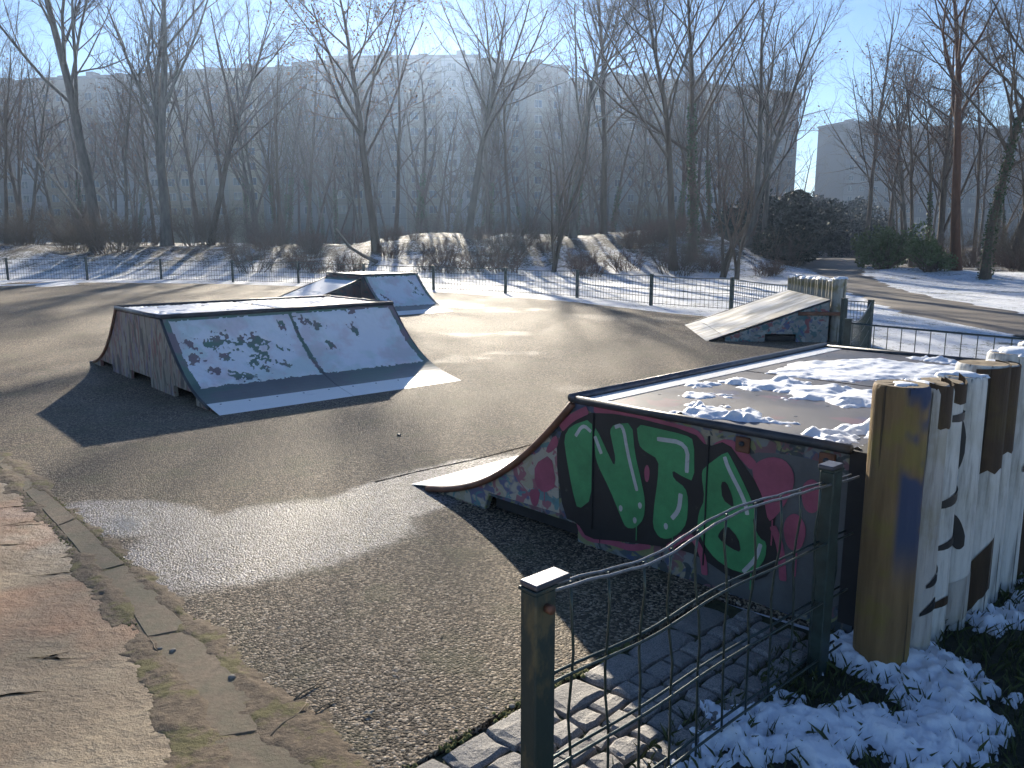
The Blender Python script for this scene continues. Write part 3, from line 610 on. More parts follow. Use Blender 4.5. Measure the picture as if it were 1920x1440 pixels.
# ---- far funbox with a quarter transition and a flat bank
FR = empty('fun_box', (-2.53, 17.82, 0), R(40), label='small far ramp with two snowy slopes meeting at a corner, near back fence', cat='skate ramp', group='skate ramps')
FW, FH, FL = 1.50, .83, 1.50; FD1 = 3.35
fc = curve_pts(FL, FH, 20)
ps = [(.25, 0)] + [(a, b - .03) for a, b in fc if a > .3] + [(FL, FH - .03), (FD1, FH - .03), (FD1, 0)]
for x in (.006, FW - .04): MB().prism(ps, 'x', x, x + .034).build('side_panel', M['tag_far'], FR)
strip(fc[4:], 'x', 0, FW, .014, 'transition_sheet', M['sheet'], FR)
strip(curve_pts(FL, FH, 6, 0, .21), 'x', 0, FW, .004, 'threshold_plate', M['plate'], FR)
MB().box(.01, FW - .01, FL + .02, FD1, FH - .02, FH).build('deck_board', M['deck'], FR)
MB().box(.0, FW, FD1 + .001, FD1 + .03, 0, FH - .03).build('back_panel', M['tag_far'], FR)
MB().tube([(-.01, FL, FH + .005), (FW + .01, FL, FH + .005)], .026, 8).build('coping', M['trim'], FR, True)
MB().tube([(0, FL, FH + .003), (0, FD1, FH + .003)], .024, 8).build('edge_trim', M['trim'], FR, True)
for x in (-.004, FW + .004): MB().tube([(x, a, b - .02) for a, b in fc[3:]], .018, 6).build('edge_rail', M['trim'], FR, True)
# the bank that leans against its left end
MB().prism([(-2.0, .0), (-.0, .70), (-.0, 0)], 'y', FL + .15, FL + .19).build('bank_side', M['tag_far'], FR)
MB().prism([(-2.0, .0), (-.0, .70), (-.0, 0)], 'y', FD1 - .10, FD1 - .06).build('bank_side', M['tag_far'], FR)
MB().prism([(-2.08, .0), (-.002, .735), (-.002, .715), (-2.08, -.02)], 'y', FL + .12, FD1 - .04).build('bank_sheet', M['sheet'], FR)
for y in (FL + .12, FD1 - .04): MB().tube([(-2.05, y, .02), (-.01, y, .74)], .02, 6).build('edge_rail', M['trim'], FR, True)
ramp_snow(FR, .05, FW - .06, .36, .985, FL, FH, [(.2, 1.2, .03, .06, .5), (.25, 1.1, .03, .06, .9), (.3, 1.0, .03, .05, .5), (1.2, 1.5, .04, .06, .5), (1.25, 1.35, .04, .07, .2), (1.15, 1.2, .04, .06, .9), (1.3, 1.1, .04, .06, .1)], sd=21, step_=.02)
flat_snow(FR, .03, FW - .03, FL + .04, FD1 - .03, FH, 10, 8, .025)
def bank_snow():
    X, Y = np.meshgrid(np.arange(-1.9, -.12, .02), np.arange(FL + .16, FD1 - .08, .02), indexing='ij'); fine = fbm(X * 9 + 4, Y * 26, 3) - .5
    f = np.minimum(np.minimum(X + 1.9, -.12 - X), np.minimum(Y - FL - .16, FD1 - .08 - Y)) - .01 + .03 * fine
    f = np.minimum(f, .09 + .5 * fine + .10 * sstep(-1.0, -.5, X))
    sheet_mesh('snow_cover', X, Y, f, 1., lambda x, y, h: np.stack([x, y, (x + 2.08) * .735 / 2.08 + np.where(h < 0, -.004, .014)], -1), M['snow'], FR)
bank_snow()

# ---- flat bank on the right
BK = empty('bank_ramp', (3.24, 13.15, 0), R(-4.1), label='flat sloping bank ramp with damp shiny top in front of small log palisade', cat='skate ramp', group='skate ramps')
KL, KW, KH = 1.93, 2.62, .70
for y in (.006, KW - .04):
    MB().prism([(.28, 0), (.28, .07), (KL - .005, KH - .035), (KL - .005, 0), (1.42, 0), (1.42, .13), (.92, .13), (.92, 0)], 'y', y, y + .035).build('side_panel', M['tag_bank'], BK)
MB().box(.3, KL - .05, .07, KW - .07, .01, .09).build('inner_frame', M['dark'], BK)
MB().prism([(.26, .0945), (KL, KH), (KL, KH - .02), (.26, .0745)], 'y', 0, KW).build('bank_sheet', M['bank_sheet'], BK)
MB().prism([(-.02, .002), (.255, .0915), (.255, .082), (-.02, -.002)], 'y', 0, KW).build('threshold_plate', M['bank_sheet'], BK)
for y in (-.003, KW + .003): MB().tube([(.02, y, .01), (KL, y, KH - .014)], .015, 6).build('edge_rail', M['trim'], BK, True)
MB().box(KL - .5, KL + .22, -.03, -.002, .44, .50).build('brace', M['rust'], BK, bevel=.004)

# ================================================================== PALISADES
def log(parent, x, y, h, r, mat, seed, lean=(0, 0), snowcap=0., sides=20):
    rr = random.Random(seed); mb = MB(); v = []; rings = [(-.06, 1.0), (.3, 1.0), (h * .6, .99), (h - .03, .985), (h - .008, .96), (h, .90)]
    ph = rr.uniform(0, 6); ov = rr.uniform(.01, .03)
    for (z, k) in rings:
        for i in range(sides):
            a = 2 * math.pi * i / sides; q = r * k * (1 + ov * math.cos(2 * a + ph) + .008 * math.sin(5 * a + ph))
            v.append((q * math.cos(a) + lean[0] * z, q * math.sin(a) + lean[1] * z, z))
    n = len(rings); f = [(i * sides + k, i * sides + (k + 1) % sides, (i + 1) * sides + (k + 1) % sides, (i + 1) * sides + k) for i in range(n - 1) for k in range(sides)]
    top = [(p[0] * .9 if 0 else p[0], p[1], p[2]) for p in v[-sides:]]
    o = mesh('log', v, f, mat, parent, True); o.location = (x, y, 0)
    c = (lean[0] * h, lean[1] * h)
    tv = top + [((p[0] - c[0]) * .5 + c[0], (p[1] - c[1]) * .5 + c[1], h + .003 * rr.uniform(-1, 1)) for p in top] + [(c[0], c[1], h + .002)]
    tf = [(k, (k + 1) % sides, sides + (k + 1) % sides, sides + k) for k in range(sides)] + [(sides + k, sides + (k + 1) % sides, 2 * sides) for k in range(sides)]
    mesh('log_end', tv, tf, M['endgrain'], o)
    if snowcap:
        X, Y = np.meshgrid(np.arange(-r, r + .001, r / 11), np.arange(-r, r + .001, r / 11), indexing='ij')
        f_ = r * .93 - np.hypot(X, Y) + .05 * (fbm(X * 30 + seed * 3.3, Y * 30 + seed, 3) - .5) + (.18 * (fbm(X * 9 + seed * 1.7, Y * 9 + seed * 2.1, 2) - .5) - .03 * (1 - snowcap) * 2.2)
        sheet_mesh('snow_cap', X, Y, f_, 1., lambda x_, y_, h_: np.stack([x_ + c[0], y_ + c[1], h + np.where(h_ < 0, -.006, .006 + .035 * snowcap * sstep(0, .05, f_))], -1), M['snow'], o)
    return o
PA = empty('log_palisade', (1.475, 2.965, 0), R(41), label='near palisade of upright logs painted white and brown beside the graffiti quarter pipe', cat='palisade', group='log palisades')
near = [('log_ochre', 1.115, .102, 0, .12), ('log_mix', 1.10, .098, -.01, .22), ('log_white', 1.085, .092, .00, 0), ('log_white', 1.09, .096, -.012, .3), ('log_white', 1.12, .106, -.02, .0), ('log_white', 1.10, .10, -.005, .35), ('log_white', 1.13, .105, -.012, .45), ('log_mix', 1.11, .10, 0, .5), ('log_white', 1.14, .10, -.01, .6), ('log_mix', 1.10, .10, 0, .4), ('log_white', 1.12, .10, 0, .4), ('log_white', 1.10, .10, 0, .4), ('log_mix', 1.12, .10, 0, .4), ('log_white', 1.1, .10, 0, .4)]
LX = 0.
logs = []
for i, (m, h, r, off, sn) in enumerate(near):
    if i: LX += r + near[i - 1][2] - .004
    logs.append((log(PA, LX, off, h, r, M[m], 30 + i, (.012 * random.uniform(-1, 1), .01), sn), r, h, LX, off))
def patch(i, a0, a1, z0, z1, mat, name='painted_stroke', slope=0, curve=0):
    """spray-paint area that wraps round the log: angles in degrees in the palisade frame (-90 faces the turf)"""
    o, r, h, lx, off = logs[i]; n = 8; v = []
    for j in range(5):
        for k in range(n + 1):
            t = k / n; a = R(a0 + (a1 - a0) * t); tp = max(.12, math.sin(math.pi * (.06 + .88 * t)) ** .7) if name == 'painted_stroke' else 1 + .05 * math.sin(k * 2.7 + i * 3) * (j == 0); z = (z0 + z1) / 2 + (z1 - z0) * (j / 4 - .5) * tp + slope * (t - .5) + curve * (t - .5) ** 2 * 4
            v.append((r * 1.035 * math.cos(a), r * 1.035 * math.sin(a) + .01 * z, z))
    mesh(name, v, [(j * (n + 1) + k, j * (n + 1) + k + 1, (j + 1) * (n + 1) + k + 1, (j + 1) * (n + 1) + k) for j in range(4) for k in range(n)], mat, o, True)
bk_ = M['spray_black']
patch(4, -172, -8, .66, 1.117, M['log_brown'], 'bare_wood', .02); patch(5, -170, -10, .70, 1.097, M['log_brown'], 'bare_wood', .01)
patch(1, -150, -20, .93, 1.097, M['log_brown'], 'bare_wood', .0, .02); patch(2, -160, -20, 1.0, 1.082, M['log_brown'], 'bare_wood', 0, .03)
patch(2, -160, -20, .93, .965, bk_, slope=.01); patch(3, -168, -140, .70, .92, bk_); patch(2, -160, -20, .585, .63, bk_, slope=.07)
patch(2, -150, -30, .40, .435, bk_, slope=.05); patch(1, -120, -30, .30, .34, bk_, slope=.06); patch(3, -170, -120, .36, .50, bk_, slope=-.08); patch(1, -130, -30, .18, .225, bk_, curve=-.03); patch(2, -150, -40, .14, .18, M['log_brown'], curve=-.03)
patch(4, -150, -40, .10, .34, M['log_brown'], 'bare_wood', slope=.10, curve=-.05); patch(7, -165, -15, .0, 1.05, M['log_brown'], 'bare_wood'); patch(6, -110, -20, .60, .68, bk_, slope=.1)
patch(3, -160, -60, .02, .22, M['log_mix'], 'bare_wood', .06)

PB = empty('log_palisade', (5.36, 13.16, 0), R(87), label='small palisade of snow-capped upright logs behind the flat bank ramp', cat='palisade', group='log palisades')
for i in range(14):
    h = 1.0 - .012 * i * .4 + random.uniform(-.02, .02); log(PB, i * .197, random.uniform(-.015, .015), h + (.03 if i == 0 else 0), .10 if i else .115, M['log_far'], 70 + i, (0, 0), .9, 12)

# ================================================================== FENCES
def post(parent, x, y, h, a=.06, b=.06, mat='post', rz=0, cap=True):
    mb = MB().box(-a / 2, a / 2, -b / 2, b / 2, -.05, h); o = mb.build('post', M[mat], parent, bevel=.004); o.location = (x, y, 0); o.rotation_euler = (0, 0, rz)
    if cap: MB().box(-a / 2 - .004, a / 2 + .004, -b / 2 - .004, b / 2 + .004, h + .0005, h + .010).build('post_cap', M[mat], o, bevel=.002)
    return o
# near fence: origin at the front post, local x runs to the palisade
FN = empty('wire_fence', (.065, 1.86, 0), math.atan2(1.04, 1.135), label='short wire fence with dented top wire in the foreground beside the log palisade', cat='fence', group='wire fences')
FLn = math.hypot(1.135, 1.04)
p1 = post(FN, 0, 0, .80, .072, .056, 'post_worn'); p2 = post(FN, FLn, 0, .80, .072, .056, 'post')
MB().box(-.036, .085, -.030, .030, .8105, .826).build('clamp_plate', M['coping'], p1, bevel=.003); MB().box(-.05, .036, -.030, .030, .8105, .826).build('clamp_plate', M['coping'], p2, bevel=.003)
MB().tube([(.0, -.03, .76), (.0, -.05, .76)], .012, 8).build('bolt', M['rust'], p1, True)
wx = np.linspace(.0, FLn + .16, 40)
dent = lambda x, k: -.006 * k * math.sin(x * 5.2) - .03 * k * math.exp(-((x - .55) / .3) ** 2) - .035 * k * max(0, x - 1.0)
bow = lambda x, z: .03 * math.sin(x * 2.4) * (z / .8) + .014 * math.sin(x * 9 + 1) * (z / .8)
for k, z in enumerate((.785, .535, .29, .05)):
    for yy in (-.016, .016):
        MB().tube([(x, yy + bow(x, z) * .6 - .001, z + dent(x, (1.3, .6, .3, .2)[k]) + .0015 * math.sin(x * 42) * (k == 0)) for x in wx], .0048, 6).build('horizontal_wire', M['wire_zinc' if k == 0 else 'wire'], FN, True)
for i in range(11):
    x = .13 + i * .148; j = random.uniform(-.008, .008)
    MB().tube([(x + j * math.sin(q * 7), bow(x, z) * .6 + .010 * math.sin(q * 5 + i) * (.3 < z < .75), z + dent(x, (.2 + 1.1 * (z / .785) ** 2))) for q, z in enumerate(np.linspace(-.0, .787, 9))], .0042, 6).build('vertical_wire', M['wire'], FN, True)
# long fence round the back of the court
FPo = [(-25.3, 35.2, .88), (-21.7, 34.71, .88), (-18.03, 34.23, .92), (-14.79, 34.0, .86), (-11.39, 32.89, .84), (-8.28, 31.25, .84), (-5.4, 29.4, .81), (-2.68, 27.48, .79), (-.21, 25.78, .78), (1.93, 23.81, .78), (3.63, 20.95, .77), (5.25, 19.2, .77), (5.62, 16.2, .78)]
FB = empty('wire_fence', (-8.28, 31.25, 0), label='long dark wire mesh fence running along the back edge of the asphalt court', cat='fence', group='wire fences')
def mesh_panel(parent, a, b, ha, hb, dx, rows, wr, sag=.02, ox=0, oy=0):
    mb = MB(); L_ = math.dist(a, b); n = max(2, int(L_ / dx))
    P = lambda t, z: (a[0] + (b[0] - a[0]) * t - ox, a[1] + (b[1] - a[1]) * t - oy, z)
    H_ = lambda t: ha + (hb - ha) * t - sag * 4 * t * (1 - t)
    for i in range(1, n): t = i / n; mb.tube([P(t, -.0), P(t, H_(t) - .03)], wr, 3, False)
    for j in range(rows + 1):
        mb.tube([P(t, .03 + (H_(t) - .06) * j / rows) for t in np.linspace(0, 1, 7)], wr * (1.4 if j < rows else 2.2), 4, False)
    return mb.build('mesh_panel', M['wire'], parent)
for i, (x, y, h) in enumerate(FPo):
    d = Vector((FPo[min(i + 1, 12)][0] - FPo[max(0, i - 1)][0], FPo[min(i + 1, 12)][1] - FPo[max(0, i - 1)][1])); post(FB, x + 8.28, y - 31.25, h, .075, .075, rz=math.atan2(d.y, d.x))
    if i: a = FPo[i - 1]; mesh_panel(FB, a[:2], (x, y), a[2], h, .125, 4, .0060, .03, -8.28, 31.25)
# fence on the right, past the bank
FS = empty('wire_fence', (3.66, 8.68, 0), label='low wire fence with wide mesh on the right, beside the snowy lawn', cat='fence', group='wire fences')
S = [(5.12, 12.35, .76), (5.62, 12.55, .72), (3.66, 8.68, .80), (5.3, 6.35, .80)]
for (x, y, h), rz in zip(S, (.3, .5, 1, -.9)): post(FS, x - 3.66, y - 8.68, h, .07, .07, rz=rz)
mesh_panel(FS, S[0][:2], S[1][:2], .76, .72, .06, 5, .004, 0, 3.66, 8.68); mesh_panel(FS, S[1][:2], S[2][:2], .72, .80, .15, 3, .005, .10, 3.66, 8.68); mesh_panel(FS, S[2][:2], S[3][:2], .79, .79, .148, 3, .0055, .0, 3.66, 8.68)
# low railing at the far end of the park path
RL = empty('low_railing', (31.5, 82, 0), label='low railing across the far end of the park path', cat='railing')
for i in range(9): MB().box(-2.6 + i * .9 - .04, -2.6 + i * .9 + .04, -.04, .04, 0, .75).build('post', M['bark_pale'], RL)
MB().tube([(-2.7, 0, .72), (4.7, 0, .72)], .05, 6).build('rail', M['bark_pale'], RL)

# ================================================================== BUILDINGS
def win_mesh():
    mb = MB(); W, H_ = 1.55, 1.35
    for b in ((-W / 2, W / 2, -.10, 0, -.08, 0), (-W / 2, W / 2, -.06, 0, H_ - .08, H_), (-W / 2, -W / 2 + .08, -.06, 0, .0005, H_ - .0805), (W / 2 - .08, W / 2, -.06, 0, .0005, H_ - .0805), (-.04, .04, -.06, 0, .0005, H_ - .0805)): mb.box(*b)
    nf = len(mb.f); mb.add([(-W / 2 + .08, -.02, 0), (W / 2 - .08, -.02, 0), (W / 2 - .08, -.02, H_ - .08), (-W / 2 + .08, -.02, H_ - .08)], [(0, 1, 2, 3)])
    me = bpy.data.meshes.new('window'); me.from_pydata(mb.v, [], mb.f); me.materials.append(M['win_frame']); me.materials.append(M['glass'])
    me.polygons[nf].material_index = 1; me.update(); return me
WM = win_mesh()
def block(a, b, h, mats, label, name='apartment_block', depth=12, cols=None):
    L_ = math.dist(a, b); rz = math.atan2(b[1] - a[1], b[0] - a[0])
    e = empty(name, (a[0], a[1], 0), rz, label=label, cat='apartment block', group='apartment blocks')
    nb = max(1, round(L_ / 7.2)); bw = L_ / nb
    for i in range(nb): MB().box(i * bw + (.01 if i else 0), (i + 1) * bw, 0 - .12 * (i % 2), depth, -1, h).build('wall', M[mats[i % len(mats)]], e)
    MB().box(-.15, L_ + .15, -.3, depth + .2, h + .01, h + .55).build('roof', M['roof_edge'], e)
    fl = int(h / 2.8)
    for i in range(nb): MB().box((i + .35) * bw, (i + .35) * bw + 1.6, 3, 5.2, h + .56, h + 1.5 + .5 * (i % 2)).build('roof_vent', M['roof_edge'], e)
    for i in range(nb):
        for c in (.27, .73):
            for k in range(fl):
                if k < 2: continue          # the lowest floors are never seen behind the wood
                o = new('window', WM, e); o.location = ((i + c) * bw, -.003 - .12 * (i % 2), k * 2.8 + 1.0)
    return e
Y_, W_, G_, T_ = 'facade_yellow', 'facade_white', 'facade_grey', 'facade_tan'
block((-132, 180), (-96, 169.5), 33, (T_, W_, G_), 'pale end of the long apartment slab at the left edge of the photo')
block((-95.2, 168.4), (-62.8, 162.3), 33, (Y_, T_, W_, W_), 'yellow and white apartment block behind the two big bare trees on the left')
block((-62.2, 161.2), (-41.4, 158.6), 33.2, (T_, Y_, G_), 'tan apartment block behind the wood, left of the tallest block')
block((-40.8, 157.2), (-34.4, 155.2), 33.6, (G_,), 'narrow grey stair section of the slab left of the tallest block')
block((-33.8, 153.7), (-5.8, 152.6), 34, (T_, G_, T_, W_), 'tallest apartment block in the middle of the slab under the bright sky')
block((-5.2, 152.9), (10.7, 159.8), 33.5, (G_, T_), 'grey apartment block right of the tallest one behind the wood')
block((11.2, 160.6), (19.0, 164.0), 31.5, (T_,), 'lower narrow link section between two apartment blocks')
block((19.4, 163.8), (63.7, 185.5), 33, (G_, T_, G_, W_), 'long grey apartment block whose right end stands free beside the sky gap')
block((91.3, 226.5), (107.5, 231.8), 33, (G_, G_), 'separate grey apartment tower end on the right behind bare trees')
block((108.2, 232.2), (175, 247), 32.6, (T_, G_), 'long dim apartment block at the far right behind bare trees')

# ================================================================== TREES
class Poly:
    def __init__(s): s.b = {}
    def add(s, pts, rad, sides): s.b.setdefault((len(pts), sides), []).append((pts, rad))
    def mesh(s, name, mat):
        V, Q, off = [], [], 0
        for (n, k), L_ in s.b.items():
            P = np.array([p for p, r in L_]); Rr = np.array([r for p, r in L_]); B = len(L_)
            D = np.empty_like(P); D[:, 1:-1] = P[:, 2:] - P[:, :-2]; D[:, 0] = P[:, 1] - P[:, 0]; D[:, -1] = P[:, -1] - P[:, -2]
            D /= np.linalg.norm(D, axis=2, keepdims=True) + 1e-9
            ref = np.where(np.abs(D[:, :1, 2:3]) < .8, np.array([0, 0, 1.]), np.array([1., 0, 0])); U = np.cross(D, np.broadcast_to(ref, D.shape)); U /= np.linalg.norm(U, axis=2, keepdims=True) + 1e-9; W_ = np.cross(D, U)
            a = np.arange(k) * 2 * np.pi / k
            v = P[:, :, None] + Rr[:, :, None, None] * (np.cos(a)[:, None] * U[:, :, None] + np.sin(a)[:, None] * W_[:, :, None])
            ix = np.arange(B * n * k).reshape(B, n, k) + off; nx = np.roll(ix, -1, 2)
            Q.append(np.stack([ix[:, :-1], nx[:, :-1], nx[:, 1:], ix[:, 1:]], -1).reshape(-1, 4)); V.append(v.reshape(-1, 3)); off += B * n * k
        return npmesh(name, np.concatenate(V), np.concatenate(Q), mat, None, True, link=False)
def grow(seed, h, r0, fork=.4, limbs=14, sub=(8, 6, 4), up=.55, wob=.04, lead=1, ang=42, twl=1.0, ll=1.0):
    """bare tree: returns (trunk mesh data, crown mesh data, twig tips)"""
    rg = np.random.RandomState(seed); T, C = Poly(), Poly(); tips = []
    def path(p, d, L_, n, wb, upk):
        pts = [p]; d = d / np.linalg.norm(d)
        for i in range(n - 1):
            d = d + rg.normal(0, wb, 3) + np.array([0, 0, upk / n]); d /= np.linalg.norm(d); pts.append(pts[-1] + d * L_ / (n - 1))
        return np.array(pts)
    def side(d, a):
        q = np.cross(d, rg.normal(0, 1, 3)); q /= np.linalg.norm(q) + 1e-9; return d * math.cos(a) + q * math.sin(a)
    def branch(p, d, L_, r, lev):
        n = (6, 5, 4, 3)[min(lev, 3)]; pts = path(p, d, L_, n, .10 + .03 * lev, up * (.8 if lev < 2 else .4))
        rad = np.linspace(r, max(.003, r * .35), n)
        (T if lev == 0 else C).add(pts, rad, (7, 5, 3, 3)[min(lev, 3)])
        if lev >= 3: tips.append(pts[-1]); return
        k = sub[lev]; k = max(2, int(k * (.6 + .4 * min(1, L_ / 3)) + rg.rand()))
        for i in range(k):
            t = .22 + .78 * (i + rg.rand() * .8) / k; t = min(t, .99); q = t * (n - 1); j = int(q); c = pts[j] + (pts[min(j + 1, n - 1)] - pts[j]) * (q - j)
            dd = pts[min(j + 1, n - 1)] - pts[j]; dd = dd / (np.linalg.norm(dd) + 1e-9)
            branch(c, side(dd, R(rg.uniform(24, 58))), L_ * rg.uniform(.34, .58) * (1.15 - .5 * t) * twl, max((.006, .0045, .0036)[lev], rad[min(j, n - 1)] * rg.uniform(.36, .56)), lev + 1)
    for li in range(lead):
        d0 = np.array([rg.normal(0, .05), rg.normal(0, .05), 1.])
        if lead > 1: d0 = d0 + np.array([math.cos(li * 2.4), math.sin(li * 2.4), 0]) * .16
        n = 14; pts = path(np.array([li * r0 * .5, 0, -.3]), d0, h * (1 - .12 * li), n, wob, .25); t = np.linspace(0, 1, n)
        rad = r0 * (1 - .12 * li) * (1 - t) ** .8 * (1 + .45 * np.exp(-t * 22)) + .02; T.add(pts, rad, 9)
        m = max(4, limbs // lead)
        for i in range(m):
            u = fork + (1 - fork) * (i + rg.rand() * .7) / m; u = min(u, .985); q = u * (n - 1); j = int(q); c = pts[j] + (pts[min(j + 1, n - 1)] - pts[j]) * (q - j)
            dd = pts[min(j + 1, n - 1)] - pts[j]; dd /= np.linalg.norm(dd)
            branch(c, side(dd, R(rg.uniform(ang - 14, ang + 14))), ll * h * rg.uniform(.24, .40) * (1.25 - .75 * (u - fork) / (1 - fork)), rad[j] * rg.uniform(.35, .6), 0 if rad[j] > .05 else 1)
    return T, C, np.array(tips)
def quads(P, s, rg, name, mat, flat=0.):
    n = len(P); A = rg.normal(0, 1, (n, 3)); A /= np.linalg.norm(A, axis=1, keepdims=True); B = np.cross(A, rg.normal(0, 1, (n, 3))); B /= np.linalg.norm(B, axis=1, keepdims=True) + 1e-9
    sz = s * rg.uniform(.5, 1.2, (n, 1)); V = np.stack([P - A * sz, P + B * sz * .55, P + A * sz, P - B * sz * .55], 1).reshape(-1, 3)
    return npmesh(name, V, np.arange(4 * n).reshape(n, 4), mat, None, False, link=False)
PROTO = {}
def proto(key, bark, twig, leaf=0, ivy=0, **kw):
    T, C, tips = grow(**kw); rg = np.random.RandomState(kw['seed'] + 99); d = {'trunk': T.mesh('trunk', M[bark]), 'crown': C.mesh('crown', M[twig])}
    if leaf: d['withered_leaves'] = quads(tips[rg.rand(len(tips)) < leaf] + rg.normal(0, .05, (1, 3)), .075, rg, 'withered_leaves', M['leaf_brown'])
    if ivy:
        n = 1300; tr = list(T.b[(14, 9)])[0]; P = np.asarray(tr[0]); Rr = np.asarray(tr[1]); u = rg.rand(n) ** .8 * 13 * ivy; j = u.astype(int); f = (u - j)[:, None]
        c = P[j] * (1 - f) + P[np.minimum(j + 1, 13)] * f; a = rg.rand(n) * 6.283; rr = (Rr[j] + rg.rand(n) * .09)[:, None]; d['ivy'] = quads(c + rr * np.stack([np.cos(a), np.sin(a), 0 * a], 1), .07, rg, 'ivy', M['ivy'])
    PROTO[key] = d
proto('poplar', 'bark_grey', 'twig', seed=1, h=19, r0=.29, fork=.34, limbs=13, sub=(9, 9, 6), up=.75, ang=30, lead=1)
proto('poplar2', 'bark_grey', 'twig', seed=2, h=19, r0=.25, fork=.30, limbs=18, sub=(8, 9, 6), up=.8, ang=28, lead=2)
proto('leafy', 'bark_brown', 'twig_red', leaf=.5, seed=3, h=13.4, r0=.20, fork=.35, limbs=16, sub=(9, 9, 6), up=.4, ang=48, ll=1.3)
proto('spread', 'bark_brown', 'twig', seed=5, h=13, r0=.19, fork=.42, limbs=15, sub=(9, 9, 6), up=.5, ang=46, ll=1.4)
proto('spread2', 'bark_grey', 'twig_red', leaf=.12, seed=6, h=13.4, r0=.19, fork=.40, limbs=16, sub=(9, 9, 6), up=.5, ang=44, ll=1.35)
proto('tall', 'bark_brown', 'twig', seed=7, h=15, r0=.185, fork=.38, limbs=17, sub=(8, 9, 6), up=.6, ang=40, ll=1.2)
proto('ivied', 'bark_brown', 'twig', ivy=.55, seed=8, h=13.5, r0=.19, fork=.36, limbs=14, sub=(8, 7, 5), up=.5, ang=42, ll=1.25)
proto('slim', 'bark_brown', 'twig', seed=10, h=15, r0=.14, fork=.30, limbs=14, sub=(6, 6, 4), up=.6, ang=34)
proto('slim2', 'bark_grey', 'twig_red', leaf=.10, seed=11, h=14, r0=.12, fork=.25, limbs=15, sub=(6, 6, 4), up=.6, ang=36)
proto('slim3', 'bark_brown', 'twig', ivy=.45, seed=12, h=13, r0=.13, fork=.28, limbs=14, sub=(6, 6, 4), up=.5, ang=42, lead=2)
proto('sapling', 'bark_brown', 'twig_red', seed=13, h=7, r0=.08, fork=.25, limbs=12, sub=(5, 5, 3), up=.6, ang=32, lead=3, wob=.09)
proto('redtrunk', 'bark_red', 'twig', seed=14, h=17, r0=.24, fork=.42, limbs=14, sub=(8, 7, 5), up=.5, ang=40)
def shrub_proto(key, seed, h, n, spread, mat):
    rg = np.random.RandomState(seed); C = Poly()
    for i in range(n):
        a = rg.rand() * 6.283; q = spread * math.sqrt(rg.rand()) * .35; p = np.array([q * math.cos(a), q * math.sin(a), -.1]); out = rg.uniform(.1, .8); d = np.array([out * math.cos(a), out * math.sin(a), 1.]); L_ = h * rg.uniform(.6, 1.1); pts = [p]
        for k in range(5): d = d + rg.normal(0, .16, 3) + np.array([0, 0, -.06]); d /= np.linalg.norm(d); pts.append(pts[-1] + d * L_ / 5)
        pts = np.array(pts); C.add(pts, np.linspace(.018, .005, 6), 3)
        for k in range(9):
            j = rg.randint(1, 5); dd = (pts[j + 1] - pts[j]); dd = dd / np.linalg.norm(dd) + rg.normal(0, .55, 3); dd /= np.linalg.norm(dd); l2 = L_ * rg.uniform(.15, .4)
            m = pts[j] + dd * l2 * .5; e = pts[j] + (dd + np.array([0, 0, .2])) * l2; C.add(np.array([pts[j], m, e]), np.array([.008, .005, .003]), 3)
            for _ in range(3): d3 = dd + rg.normal(0, .6, 3); C.add(np.array([m, m + d3 * l2 * .25, m + (d3 + [0, 0, .15]) * l2 * .5]), np.array([.005, .004, .003]), 3)
    PROTO[key] = {'stems': C.mesh('stems', M[mat])}
shrub_proto('shrub', 41, 2.6, 34, 1.8, 'brush'); shrub_proto('shrub2', 42, 2.2, 30, 2.2, 'twig'); shrub_proto('bramble', 43, 1.1, 34, 1.8, 'twig_red')
def bush_proto(key, seed, rx, rz, n, s, mat, lumps=16, taper=.0):
    rg = np.random.RandomState(seed); P = []
    cs = [(rg.normal(0, rx * .45), rg.normal(0, rx * .45), rz * rg.uniform(.35, 1.45), rx * rg.uniform(.25, .5)) for _ in range(lumps)]
    for c in cs:
        k = n // lumps; d = rg.normal(0, 1, (k, 3)); d /= np.linalg.norm(d, axis=1, keepdims=True); P.append(np.array(c[:3]) + d * c[3] * rg.rand(k, 1) ** .4 * np.array([1, 1, 1.1]))
    P = np.concatenate(P); P = P[P[:, 2] > .02]; C = Poly()
    for c in cs:
        for _ in range(3):
            e = np.array(c[:3]) + rg.normal(0, c[3] * .6, 3); m = e * .5 + rg.normal(0, .08, 3); C.add(np.array([[rg.normal(0, .1), rg.normal(0, .1), -.1], m, e]), np.array([.035, .02, .008]), 4)
    PROTO[key] = {'foliage': quads(P, s, rg, 'foliage', M[mat]), 'stems': C.mesh('stems', M['bark_brown'])}
bush_proto('evergreen', 51, 1.5, 1.25, 6500, .085, 'leaf_green', 18); bush_proto('evergreen2', 52, 1.0, .95, 4500, .075, 'leaf_green', 14); bush_proto('yew', 53, 3.2, 2.9, 15000, .15, 'leaf_dark', 22)
def plant(key, name, x, y, s=1., rz=None, lean=(0, 0), label='', cat='tree', group=None, sz=None):
    e = empty(name, (x, y, float(terr(x, y))), rz if rz is not None else random.uniform(0, 6.28), label=label, cat=cat, group=group)
    e.rotation_mode = 'ZYX'      # turned about its own axis first, then leant
    e.scale = (s, s, sz or s); e.rotation_euler[0] = R(lean[0]); e.rotation_euler[1] = R(lean[1])
    for k, me in PROTO[key].items(): new(k, me, e)
    return e
gT = 'bare trees of the wood'
